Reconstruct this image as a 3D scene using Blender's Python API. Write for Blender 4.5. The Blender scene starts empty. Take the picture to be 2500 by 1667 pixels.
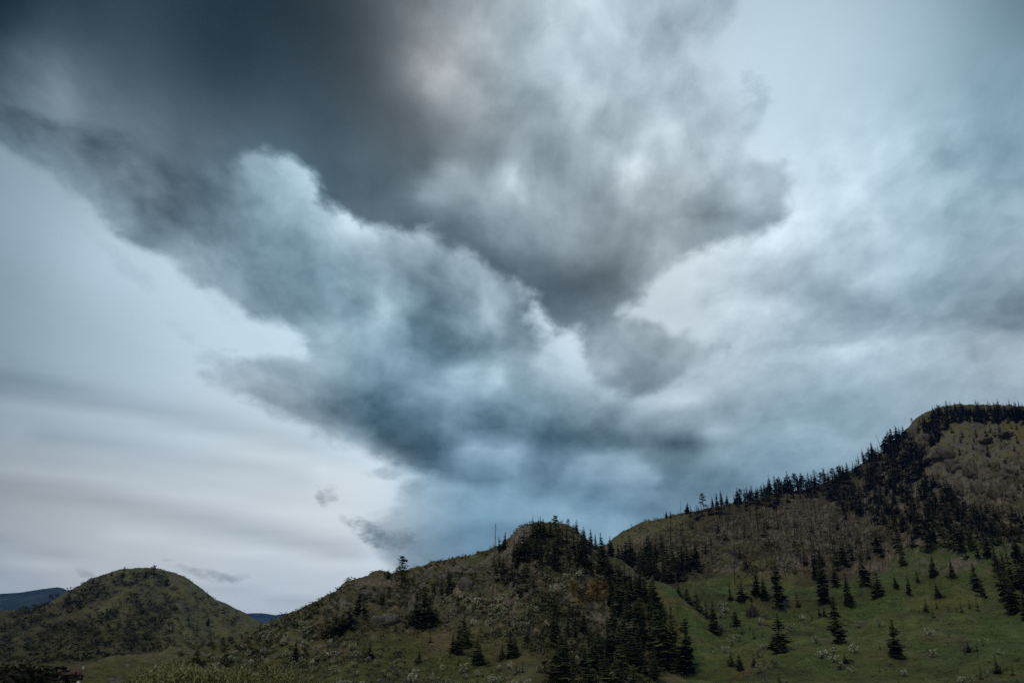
import bpy, bmesh, math, random
import numpy as np

# =====================================================================
#  camera, exposure, sky, sun
# =====================================================================
scene = bpy.context.scene
COL = scene.collection
PITCH = math.radians(20.8)
FPX = 2083.3            # focal length in pixels of the 2500 px wide photograph (30 mm)
CAM_Z = 4.5

cam_data = bpy.data.cameras.new("camera")
cam_data.lens = 30.0
cam_data.sensor_width = 36.0
cam_data.clip_start = 0.5
cam_data.clip_end = 90000.0
cam = bpy.data.objects.new("camera", cam_data)
COL.objects.link(cam)
cam.location = (0, 0, CAM_Z)
cam.rotation_euler = (math.radians(90) + PITCH, 0, 0)
scene.camera = cam

scene.view_settings.view_transform = 'Standard'
scene.view_settings.look = 'None'
scene.view_settings.exposure = 0.0
scene.view_settings.gamma = 1.0
scene.view_settings.use_curve_mapping = False
scene.cycles.use_adaptive_sampling = True
scene.cycles.adaptive_threshold = 0.012
scene.cycles.max_bounces = 6
scene.cycles.diffuse_bounces = 2
scene.cycles.glossy_bounces = 1
scene.cycles.transmission_bounces = 2
scene.cycles.volume_bounces = 0
scene.cycles.use_denoising = False

SUN_EL = math.radians(48)
SUN_AZ = math.radians(-150)      # clockwise from +Y : behind the camera, to its left
SUN_STRENGTH = 0.9
SKY_STRENGTH = 0.10
HAZE_COLOR = (0.10, 0.30, 0.80, 1.0)
HAZE_DENSITY = 4.5e-5
CP, SP = math.cos(PITCH), math.sin(PITCH)


def ray(px, py):
    """direction in the world of a pixel of the photograph"""
    cx = (np.asarray(px, float) - 1250.0) / FPX
    cy = (833.5 - np.asarray(py, float)) / FPX
    x = cx
    y = CP - SP * cy
    z = SP + CP * cy
    n = np.sqrt(x * x + y * y + z * z)
    return x / n, y / n, z / n


def project(x, y, z):
    """world point -> pixel of the photograph"""
    x = np.asarray(x, float); y = np.asarray(y, float); z = np.asarray(z, float) - CAM_Z
    d = np.maximum(y * CP + z * SP, 1e-3)
    u = -y * SP + z * CP
    return 1250.0 + FPX * x / d, 833.5 - FPX * u / d


# ---------------------------------------------------------------- the clouds
def rbf(points):
    P = np.array(points, float)
    X = P[:, :2] / 1000.0
    V = P[:, 2]
    m = V.mean()
    D = np.sqrt(((X[:, None] - X[None]) ** 2).sum(-1) + 0.0012)
    A = D + 0.0 * np.eye(len(X))
    w = np.linalg.solve(A - 1e-6 * np.eye(len(X)), V - m)

    def f(px, py):
        q = np.stack([px, py], -1) / 1000.0
        d = np.sqrt(((q[..., None, :] - X) ** 2).sum(-1) + 0.0012)
        return m + d @ w
    return f


def poly_sdf(poly, px, py):
    """signed distance, positive inside"""
    P = np.array(poly, float)
    d2 = np.full(px.shape, 1e18)
    inside = np.zeros(px.shape, bool)
    n = len(P)
    for i in range(n):
        a = P[i]; b = P[(i + 1) % n]
        e = b - a
        wx = px - a[0]; wy = py - a[1]
        t = np.clip((wx * e[0] + wy * e[1]) / max(e @ e, 1e-9), 0, 1)
        d2 = np.minimum(d2, (wx - e[0] * t) ** 2 + (wy - e[1] * t) ** 2)
        c = ((a[1] <= py) & (b[1] > py)) | ((b[1] <= py) & (a[1] > py))
        with np.errstate(divide='ignore', invalid='ignore'):
            xi = a[0] + (py - a[1]) / (b[1] - a[1] + 1e-12) * e[0]
        inside ^= c & (px < xi)
    d = np.sqrt(d2)
    return np.where(inside, d, -d)


# brightness of the sky in the photograph, layer by layer
SKY_A = []           # high pale veil
_gx = [0, 250, 500, 750, 1000, 1250, 1500, 1750, 2000, 2250, 2500]
for _y, _row in ((0, [150, 155, 160, 165, 170, 178, 188, 206, 203, 182, 132]),
                 (200, [150, 160, 170, 178, 182, 186, 192, 216, 212, 190, 158]),
                 (400, [158, 178, 192, 205, 205, 200, 200, 222, 220, 200, 166]),
                 (600, [166, 202, 214, 222, 215, 205, 205, 228, 218, 202, 176]),
                 (700, [160, 197, 217, 224, 215, 205, 210, 216, 196, 182, 168]),
                 (800, [158, 190, 212, 224, 220, 205, 212, 208, 180, 168, 158]),
                 (900, [158, 188, 212, 224, 226, 205, 205, 200, 180, 172, 160]),
                 (1000, [164, 186, 204, 219, 228, 210, 190, 184, 176, 168, 162]),
                 (1100, [166, 185, 202, 214, 226, 205, 180, 180, 176, 168, 162]),
                 (1200, [164, 184, 200, 212, 216, 195, 170, 170, 165, 165, 160]),
                 (1350, [168, 188, 198, 206, 211, 190, 170, 170, 170, 170, 165]),
                 (1430, [166, 184, 195, 197, 202, 188, 170, 170, 170, 170, 165]),
                 (1500, [160, 174, 182, 184, 185, 180, 170, 170, 170, 170, 165]),
                 (1625, [160, 172, 180, 180, 180, 176, 170, 170, 170, 170, 165])):
    for _x, _v in zip(_gx, _row):
        SKY_A.append((_x, _y, _v))
SKY_A += [(1390, 840, 224), (1350, 880, 205), (1850, 560, 231), (2480, 380, 152), (640, 870, 216), (560, 700, 222), (880, 1110, 230)]
# soft strokes of light and dark: polyline, width, change at its start and end
STROKE_A = [([(-260, 905), (0, 932), (150, 955), (300, 985), (450, 1015), (600, 1050), (750, 1085), (880, 1125)], 30, -26, -12),
            ([(0, 992), (200, 1015), (400, 1050), (600, 1095), (800, 1140)], 18, 6, 9), ([(100, 1055), (350, 1100), (550, 1130), (750, 1165)], 18, -12, -9),
            ([(-100, 1140), (200, 1165), (350, 1190), (550, 1222), (750, 1258), (900, 1275)], 17, 8, 9), ([(-100, 1172), (0, 1187), (200, 1212), (400, 1250), (560, 1285), (700, 1315), (850, 1350)], 26, -10, -24),
            ([(250, 1295), (420, 1325), (600, 1345), (800, 1370), (930, 1390)], 15, 10, 12), ([(-100, 1314), (0, 1326), (80, 1338), (200, 1362), (330, 1385)], 12, -20, -4), ([(-50, 1354), (0, 1360), (80, 1372), (200, 1390)], 9, 20, 8),
            ([(-80, 1395), (0, 1406), (50, 1412), (130, 1424)], 9, -20, -6), ([(380, 1425), (560, 1440), (700, 1465), (800, 1480)], 10, -10, -14), ([(640, 1452), (760, 1440), (880, 1425)], 10, 6, 4),
            ([(0, 640), (200, 780), (420, 880)], 60, -5, 0), ([(560, 880), (700, 900), (860, 1010), (960, 1090)], 26, 4, 10),
            ([(1900, 720), (2080, 745), (2300, 755), (2500, 735)], 42, -14, -16), ([(1955, 660), (2020, 590), (2080, 520)], 30, -20, -10), ([(2330, 640), (2400, 590), (2480, 545)], 28, -18, -14), ([(2060, 620), (2180, 570), (2250, 530)], 26, -12, -6), ([(2280, 700), (2400, 700), (2480, 660)], 24, -8, -10), ([(2130, 690), (2230, 655), (2330, 700)], 22, 12, 6),
            ([(2420, 850), (2460, 800), (2500, 760)], 36, -18, -22), ([(1900, 830), (1960, 790), (2080, 790)], 22, -4, -6), ([(1780, 730), (1820, 690), (1900, 720)], 20, -12, -14), ([(1700, 660), (1740, 690), (1720, 740)], 20, -8, -10), ([(1640, 610), (1700, 600), (1760, 590)], 14, 10, 8)]
STROKE_B = [([(1110, 590), (1150, 650), (1190, 690), (1225, 735)], 13, 10, 16), ([(1190, 690), (1178, 740), (1200, 790), (1230, 830)], 15, 18, 20), ([(925, 695), (925, 740), (955, 762)], 16, 18, 24), ([(985, 680), (975, 750), (985, 830)], 10, 14, 10), ([(1060, 875), (1100, 900), (1160, 915), (1212, 932)], 13, 10, 18), ([(1210, 905), (1235, 950), (1270, 980), (1330, 985)], 12, 20, 14), ([(1310, 880), (1370, 845), (1395, 830)], 16, 30, 34), ([(1440, 880), (1470, 930), (1490, 960)], 10, 18, 12), ([(860, 760), (900, 830), (950, 860)], 12, 10, 10),
            ([(1080, 1110), (1160, 1095), (1230, 1100), (1270, 1115)], 12, 14, 14), ([(1290, 1118), (1400, 1135), (1480, 1118), (1560, 1130), (1600, 1170)], 13, 10, 18), ([(1000, 1165), (1120, 1187), (1230, 1197)], 13, 12, 8), ([(1050, 1190), (1200, 1217), (1290, 1237), (1380, 1242)], 11, 12, 8), ([(820, 1010), (900, 1060), (1000, 1092), (1090, 1098)], 24, -10, -16), ([(1120, 1040), (1250, 1055), (1400, 1082), (1560, 1088), (1680, 1070)], 22, -14, -12), ([(1250, 1122), (1320, 1132), (1400, 1125)], 11, -12, -10), ([(1040, 1148), (1150, 1162), (1290, 1182), (1400, 1200)], 13, -14, -10), ([(1480, 1203), (1650, 1187), (1780, 1165)], 17, -12, -8), ([(1090, 1308), (1200, 1292), (1310, 1280)], 13, -10, -10), ([(1160, 1250), (1300, 1258), (1420, 1280)], 11, 10, 8), ([(1480, 1230), (1560, 1250), (1620, 1240)], 14, -8, -8),
            ([(1560, 985), (1620, 968), (1690, 985)], 17, 14, 12), ([(1640, 1012), (1700, 1012), (1765, 1005)], 13, -20, -18), ([(1640, 1088), (1740, 1076), (1860, 1082)], 13, -14, -10), ([(1640, 1040), (1740, 1050), (1820, 1062), (1860, 1085)], 11, 14, 12), ([(1930, 1037), (1990, 1025)], 9, 16, 12), ([(2030, 1087), (2080, 1092)], 8, 14, 10), ([(1860, 1010), (1960, 1000), (2080, 980)], 15, -16, -10), ([(2100, 945), (2130, 905), (2250, 890)], 14, 14, 10), ([(2380, 860), (2440, 880), (2430, 930)], 22, -14, -10), ([(2070, 856), (2130, 834), (2180, 842)], 10, 14, 10),
            ([(1740, 955), (1860, 890), (2000, 872), (2150, 836), (2300, 824), (2480, 838)], 12, 3, 6), ([(1960, 905), (2000, 925), (1990, 960)], 14, -14, -10), ([(2060, 880), (2100, 900), (2080, 940)], 12, 12, 8), ([(2200, 900), (2300, 930), (2420, 900)], 18, -8, -8),
            ([(700, 410), (760, 460), (800, 510), (850, 545)], 14, 5, 8), ([(820, 560), (900, 572), (960, 562), (1030, 572)], 14, 6, 4), ([(620, 500), (680, 520), (760, 560)], 26, -10, -6), ([(660, 800), (700, 830), (760, 850)], 16, 14, 14), ([(560, 960), (680, 985), (800, 1030)], 14, -8, -12), ([(500, 905), (640, 935), (760, 990)], 14, 8, 8)]
STROKE_C = [([(1355, 95), (1385, 120), (1400, 150)], 12, 18, 14), ([(1400, 180), (1410, 215), (1395, 265)], 14, 12, 10), ([(1430, 80), (1447, 130)], 10, 16, 12), ([(1025, 440), (1075, 408), (1120, 422), (1165, 465)], 10, 12, 16), ([(1230, 400), (1262, 440), (1275, 495)], 12, 18, 16), ([(1035, 470), (1055, 500), (1100, 505)], 12, 8, 8), ([(1140, 150), (1165, 190), (1205, 228)], 12, -16, -10), ([(1165, 50), (1200, 120), (1230, 165)], 14, 10, 10), ([(1500, 420), (1530, 470), (1560, 510), (1600, 522)], 12, 22, 16), ([(1520, 410), (1570, 398), (1615, 415)], 13, 18, 14), ([(1650, 325), (1640, 390)], 14, 14, 14),
            ([(1640, 522), (1720, 522), (1820, 527), (1900, 537)], 15, -14, -20), ([(1690, 300), (1740, 312), (1790, 310)], 16, -10, -8), ([(1680, 360), (1722, 372), (1700, 402)], 16, -10, -8), ([(1330, 692), (1420, 702), (1490, 682)], 30, -8, -8), ([(1100, 560), (1180, 630), (1260, 690)], 16, -8, -8), ([(1680, 440), (1725, 455)], 10, 12, 10), ([(1530, 560), (1570, 600), (1625, 622)], 14, 12, 10), ([(1780, 430), (1850, 450), (1890, 480)], 14, 10, 8), ([(1440, 480), (1500, 500), (1560, 545)], 16, -8, -8), ([(1440, 210), (1470, 290), (1520, 350)], 20, -8, -6), ([(1000, 545), (1080, 530), (1180, 560)], 18, -8, -4), ([(820, 420), (900, 470), (990, 510)], 26, -4, -4),
            ([(1500, 945), (1560, 948), (1640, 915)], 14, -8, -8)]
SKY_B = [(0, 250, 95), (60, 180, 100), (150, 160, 112), (150, 280, 97), (300, 330, 90), (400, 420, 90), (250, 420, 113), (100, 370, 120), (500, 520, 106), (420, 560, 115), (600, 620, 110), (680, 700, 114), (740, 780, 124), (560, 690, 142), (300, 530, 145), (440, 650, 150), (150, 430, 140),
         (560, 420, 125), (600, 440, 152), (640, 400, 165), (700, 430, 176), (740, 470, 186), (800, 530, 196), (850, 560, 205), (900, 580, 206), (950, 570, 196), (1010, 580, 190), (1060, 590, 172), (640, 500, 136), (720, 540, 148), (800, 590, 172), (880, 620, 162), (970, 640, 148),
         (900, 660, 138), (1000, 650, 136), (1080, 640, 144), (1140, 650, 160), (1190, 700, 168), (1200, 760, 168), (1060, 700, 126), (1000, 720, 124), (1050, 780, 106), (1100, 770, 114), (1000, 800, 120), (1150, 800, 128), (940, 720, 165), (930, 750, 184), (930, 700, 152), (870, 740, 138), (820, 720, 138), (800, 660, 126), (850, 800, 155), (800, 870, 175), (900, 860, 150), (970, 870, 160), (1080, 880, 116), (1180, 870, 122), (1250, 800, 116), (1300, 790, 114), (1380, 790, 112), (1250, 740, 138), (1320, 830, 128), (1100, 920, 176), (1170, 930, 182), (1210, 920, 188), (1050, 900, 142), (1230, 960, 155), (1330, 890, 178), (1400, 880, 196), (1440, 920, 188), (1300, 940, 148), (1380, 980, 138), (1480, 990, 148),
         (1000, 960, 128), (900, 940, 133), (800, 940, 130), (850, 1000, 106), (920, 1050, 86), (1000, 1090, 88), (780, 990, 128), (720, 960, 146), (650, 930, 158), (560, 920, 172), (620, 970, 148), (700, 1010, 150), (820, 1050, 152), (900, 1085, 146), (1080, 1010, 122), (1150, 1020, 116), (1200, 1050, 104), (1300, 1060, 110), (1100, 1060, 128), (1080, 1120, 102), (1150, 1100, 150), (1200, 1100, 156), (1250, 1105, 160), (1310, 1120, 114), (1400, 1070, 101), (1350, 1030, 112), (1500, 1080, 104), (1600, 1080, 110), (1700, 1060, 128), (1480, 1130, 150), (1540, 1150, 167), (1440, 1140, 155), (1400, 1160, 138), (1300, 1170, 132), (1200, 1160, 125), (1100, 1170, 132), (1250, 1210, 150), (1180, 1230, 150), (1060, 1200, 165), (1100, 1250, 148), (1150, 1290, 136), (1200, 1270, 136), (1080, 1310, 136), (1000, 1340, 138), (1000, 1260, 172), (1050, 1290, 146), (1350, 1210, 138), (1450, 1210, 122), (1550, 1230, 127), (1620, 1180, 125), (1700, 1180, 122), (1500, 1270, 155), (1400, 1250, 150), (1450, 1320, 148), (1300, 1300, 140), (1800, 1170, 128), (1750, 1120, 138), (1850, 1110, 148), (1900, 1050, 158), (1800, 1040, 150), (2000, 1100, 155), (2100, 1050, 160), (2000, 1000, 165), (2200, 980, 168), (2300, 950, 165), (2450, 950, 165), (1600, 1400, 150), (2400, 1400, 160), (1000, 1500, 160), (1500, 1650, 160), (2500, 1650, 160),
         (1560, 1000, 163), (1650, 960, 198), (1700, 990, 180), (1750, 1000, 152), (1740, 1050, 162), (1700, 930, 192), (1800, 930, 190), (1850, 880, 205), (1950, 870, 197), (2000, 910, 178), (2050, 860, 202), (2100, 930, 172), (2200, 880, 180), (2300, 830, 177), (2400, 860, 167), (2480, 840, 170), (1900, 960, 158), (2000, 960, 158)]
SKY_C = [(0, 30, 44), (100, 60, 74), (200, 100, 77), (300, 20, 67), (400, 100, 67), (550, 30, 51), (700, 50, 54), (800, 50, 60), (900, 60, 76), (400, 200, 79), (250, 180, 95), (150, 160, 112), (140, 190, 124), (60, 150, 100), (0, 200, 95), (550, 200, 65), (700, 200, 70), (850, 200, 73), (950, 150, 95), (1000, 60, 118), (1000, 180, 120), (1050, 150, 150), (1100, 50, 155), (1080, 200, 153), (1150, 120, 165), (1165, 180, 146), (1200, 250, 152), (1100, 280, 130), (1000, 280, 94), (900, 300, 84), (800, 300, 80), (650, 300, 87), (500, 290, 87), (600, 370, 100), (700, 380, 93), (800, 400, 86), (900, 400, 90), (950, 450, 93), (850, 480, 98), (1000, 380, 96), (1060, 410, 113), (1120, 420, 140), (1080, 450, 140), (1050, 480, 128), (1150, 450, 130), (1200, 380, 128), (1230, 330, 140), (1180, 480, 150), (1250, 420, 167), (1260, 500, 160), (1200, 540, 133), (1000, 500, 116), (1050, 520, 112), (1100, 560, 112), (1150, 600, 108), (1250, 600, 133), (1200, 650, 102), (1300, 640, 115), (1400, 600, 140), (1350, 560, 145), (1350, 700, 96), (1420, 700, 95), (1480, 670, 103), (1520, 620, 128), (1450, 740, 110), (1540, 700, 122), (1400, 480, 150), (1350, 420, 148), (1300, 380, 150), (1350, 300, 156), (1405, 200, 198), (1390, 270, 188), (1360, 110, 198), (1420, 150, 183), (1300, 200, 165), (1250, 100, 165), (1300, 50, 168), (1200, 30, 160), (1450, 30, 204), (1500, 80, 188), (1480, 180, 175), (1500, 300, 175), (1580, 200, 178), (1600, 50, 172), (1600, 120, 168), (1650, 30, 187), (1700, 100, 187), (1680, 200, 172), (1720, 230, 180), (1600, 300, 187), (1640, 330, 202), (1580, 400, 197), (1560, 420, 207), (1500, 430, 163), (1500, 520, 148), (1450, 400, 158), (1600, 480, 156), (1560, 560, 147), (1700, 290, 172), (1760, 300, 178), (1700, 360, 168), (1800, 360, 185), (1780, 420, 180), (1700, 450, 172), (1720, 500, 146), (1800, 500, 155), (1880, 510, 163), (1850, 460, 180), (1740, 540, 136), (1650, 560, 163), (1620, 600, 168), (1580, 620, 157), (1840, 230, 185), (1830, 300, 190),
         (1500, 830, 158), (1560, 830, 154), (1640, 840, 154), (1600, 880, 143), (1540, 920, 134), (1700, 850, 165), (1480, 880, 165), (1620, 910, 146), (-200, -100, 60), (700, -200, 50), (1500, -200, 160), (2200, -200, 170), (0, 600, 120), (1900, 800, 150)]
POLY_B = [(-900, -600), (-500, 60), (-300, 190), (-100, 290), (0, 345), (60, 395), (130, 425), (200, 485), (300, 560), (380, 610), (440, 680), (520, 705), (600, 745), (680, 790), (765, 845), (740, 872), (560, 880), (500, 903), (490, 922), (560, 957), (640, 1000), (720, 1030), (800, 1068), (880, 1102), (960, 1128), (1060, 1158), (1000, 1182), (965, 1240), (885, 1285), (900, 1330), (960, 1385), (960, 2100), (4000, 2100), (4000, 700), (2800, 790), (2500, 815), (2300, 800), (2150, 815), (2000, 850), (1900, 870), (1750, 930), (1620, 960), (1480, 970), (1400, 905), (1340, 855), (1300, 760), (1200, 500), (900, 300), (600, 0), (600, -600)]
POLY_C = [(-900, -700), (1840, -700), (1800, -100), (1780, 30), (1750, 80), (1745, 130), (1765, 170), (1850, 195), (1862, 225), (1850, 290), (1812, 330), (1800, 395), (1915, 415), (1922, 455), (1925, 512), (1885, 545), (1790, 568), (1720, 600), (1640, 655), (1565, 724), (1508, 758), (1428, 787), (1355, 800), (1297, 732), (1259, 699), (1175, 634), (1106, 577), (1060, 548), (965, 546), (896, 546), (850, 530), (800, 490), (760, 440), (700, 395), (640, 368), (560, 400), (400, 380), (0, 250), (-300, 150), (-900, -100)]
POLY_C2 = [(1405, 820), (1480, 780), (1600, 782), (1710, 822), (1765, 858), (1715, 902), (1635, 948), (1570, 975), (1505, 968), (1450, 915)]
# how blue the cloud is: 1 = plain, 0 = neutral, 2 = strongly blue
SKY_K = [(0, 0, 1.0), (600, 0, 0.8), (900, 60, 0.45), (1050, 150, 0.12), (1000, 40, 0.25), (1100, 260, 0.3), (1000, 330, 0.5), (1300, 150, 0.75), (1300, 450, 0.7), (1400, 650, 0.65), (1700, 480, 0.6), (1600, 200, 0.8), (1850, 300, 1.0), (2100, 200, 1.15), (2400, 300, 1.35), (2400, 0, 1.2), (2000, 550, 1.0), (2300, 700, 1.2), (2400, 800, 0.9), (1900, 850, 1.0), (1700, 900, 0.75), (1600, 860, 0.7), (2100, 1000, 1.25), (1900, 1100, 1.4), (1600, 1080, 1.2), (1500, 1250, 1.7), (1250, 1150, 1.6), (1150, 1300, 1.75), (1050, 1200, 1.4), (900, 1050, 1.35), (1050, 780, 1.3), (800, 650, 1.3), (900, 560, 1.0), (700, 450, 1.3), (450, 560, 1.0), (300, 350, 0.85), (150, 180, 0.9), (400, 100, 0.9), (100, 500, 1.15), (300, 650, 1.15), (600, 800, 1.1), (100, 750, 1.05), (100, 930, 1.0), (400, 1000, 0.95), (700, 1000, 0.8), (900, 1150, 0.6), (300, 1150, 0.55), (600, 1200, 0.5), (50, 1200, 0.35), (200, 1300, 0.35), (800, 1320, 0.45), (400, 1350, 0.35), (50, 1400, 0.6), (650, 1450, 0.8), (900, 1400, 0.7), (1300, 1600, 1.4), (2500, 1600, 1.2), (0, 1600, 0.8)]

RAD = math.radians
EL_POW = 0.7            # rows of the tables lie closer together towards the horizon


def stroke_sum(strokes, px, py):
    tot = np.zeros_like(px)
    for line, w, a0, a1 in strokes:
        P = np.array(line, float)
        if strokes is STROKE_A and P[:, 0].mean() > 1600:
            a0, a1 = a0 * 1.1, a1 * 1.1
        seg = np.hypot(*(P[1:] - P[:-1]).T)
        cum = np.concatenate([[0], np.cumsum(seg)]); total = cum[-1]
        best = np.full(px.shape, 1e18); at = np.zeros_like(px)
        for i in range(len(seg)):
            e = P[i + 1] - P[i]
            t = np.clip(((px - P[i, 0]) * e[0] + (py - P[i, 1]) * e[1]) / (e @ e), 0, 1)
            d = (px - P[i, 0] - e[0] * t) ** 2 + (py - P[i, 1] - e[1] * t) ** 2
            m = d < best
            best = np.where(m, d, best); at = np.where(m, (cum[i] + t * seg[i]) / total, at)
        tot += (a0 + (a1 - a0) * at) * np.exp(-best / (w * w))
    return tot


def sstep0(a, b, x):
    t = np.clip((x - a) / (b - a), 0, 1)
    return t * t * (3 - 2 * t)


def sky_tables():
    """brightness, blueness and outline of each layer on a grid of azimuth and elevation"""
    out = []
    kf = rbf(SKY_K)
    for pts, strokes, polys, a0, a1, e0, e1, seg, nrow in (
            (SKY_A, STROKE_A, None, -56, 56, -1, 47, 3, 66),
            (SKY_B, STROKE_B, [POLY_B], -48, 48, 0, 34, 5, 54),
            (SKY_C, STROKE_C, [POLY_C, POLY_C2], -56, 38, 14, 47, 4, 42)):
        ncol = 31 * seg + 1
        A, E = np.meshgrid(np.radians(np.linspace(a0, a1, ncol)), np.radians(e0 + (e1 - e0) * np.linspace(0, 1, nrow) ** (1 / EL_POW)))
        x, y, z = np.sin(A) * np.cos(E), np.cos(A) * np.cos(E), np.sin(E)
        px, py = project(x * 100, y * 100, z * 100 + CAM_Z)
        px = np.clip(px, -260, 2760); py = np.clip(py, -260, 1640)
        k = np.clip(kf(px, py), 0.05, 2.0)
        k = np.where(k > 1, k, k * 0.8 + 0.2) / 2.0
        L = np.clip(rbf(pts)(px, py) + stroke_sum(strokes, px, py), 40, 238)
        if pts is SKY_B:
            L = L + 22.0 * np.exp(-((px - 660) ** 2 + (py - 620) ** 2) / 190.0 ** 2) * np.clip((200 - L) / 60, 0, 1)
            L = L + 10.0 * sstep0(420, 640, py) * np.clip((195 - L) / 50, 0, 1)
        if pts is SKY_C:
            L = L + 5.0 + 6.0 * np.clip((L - 105) / 30, 0, 1) * np.clip((215 - L) / 30, 0, 1)
        # the haze under the clouds takes some light away: they are that much brighter above it
        loss = 1 - np.exp(-HAZE_DENSITY * np.minimum(800.0 / np.maximum(np.sin(E), 0.02), 18000.0))
        L = L / 255.0 * (1 - loss) ** (-0.36)
        k = k - 0.28 * loss
        if polys:
            d = np.max([poly_sdf(p, px, py) for p in polys], axis=0)
            S = np.clip(0.5 + d / 500.0, 0, 1)
        else:
            S = np.zeros_like(L)
        out.append((np.stack([L, k, S], -1), RAD(a0), RAD(a1), RAD(e0), RAD(e1), seg, nrow))
    return out


class NT:
    """small helper for writing node trees"""
    def __init__(self, tree):
        self.t = tree; self.n = tree.nodes; self.l = tree.links

    def add(self, kind, ins=None, **props):
        nd = self.n.new(kind)
        for a, v in props.items():
            setattr(nd, a, v)
        for i, v in (ins or {}).items():
            self.put(nd.inputs[i], v)
        return nd

    def put(self, sock, v):
        if isinstance(v, bpy.types.NodeSocket):
            self.l.new(v, sock)
        elif v is not None:
            if sock.type == 'RGBA' and hasattr(v, '__len__') and len(v) == 3:
                v = (v[0], v[1], v[2], 1.0)
            sock.default_value = v

    def math(self, op, a, b=None, c=None, clamp=False):
        nd = self.n.new('ShaderNodeMath'); nd.operation = op; nd.use_clamp = clamp
        self.put(nd.inputs[0], a); self.put(nd.inputs[1], b); self.put(nd.inputs[2], c)
        return nd.outputs[0]

    def vec(self, op, a, b=None, scale=None):
        nd = self.n.new('ShaderNodeVectorMath'); nd.operation = op
        self.put(nd.inputs[0], a); self.put(nd.inputs[1], b)
        if scale is not None:
            self.put(nd.inputs['Scale'], scale)
        return nd.outputs['Value'] if op in ('DOT_PRODUCT', 'LENGTH', 'DISTANCE') else nd.outputs[0]

    def mix(self, f, a, b, blend='MIX'):
        nd = self.n.new('ShaderNodeMix'); nd.data_type = 'RGBA'; nd.blend_type = blend
        self.put(nd.inputs[0], f); self.put(nd.inputs[6], a); self.put(nd.inputs[7], b)
        return nd.outputs[2]

    def rng(self, v, a, b, c=0.0, d=1.0, smooth=False):
        nd = self.n.new('ShaderNodeMapRange'); nd.clamp = True
        nd.interpolation_type = 'SMOOTHSTEP' if smooth else 'LINEAR'
        self.put(nd.inputs[0], v)
        for i, q in ((1, a), (2, b), (3, c), (4, d)):
            self.put(nd.inputs[i], q)
        return nd.outputs[0]

    def noise(self, vector, scale, detail=4, rough=0.55, color=False, dist=0.0):
        nd = self.n.new('ShaderNodeTexNoise')
        self.put(nd.inputs['Vector'], vector)
        nd.inputs['Scale'].default_value = scale
        nd.inputs['Detail'].default_value = detail
        nd.inputs['Roughness'].default_value = rough
        nd.inputs['Distortion'].default_value = dist
        return nd.outputs['Color'] if color else nd.outputs['Fac']

    def comb(self, x, y, z):
        nd = self.n.new('ShaderNodeCombineXYZ')
        for i, v in enumerate((x, y, z)):
            self.put(nd.inputs[i], v)
        return nd.outputs[0]

    def sep(self, v):
        nd = self.n.new('ShaderNodeSeparateXYZ'); self.put(nd.inputs[0], v)
        return nd.outputs


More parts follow.
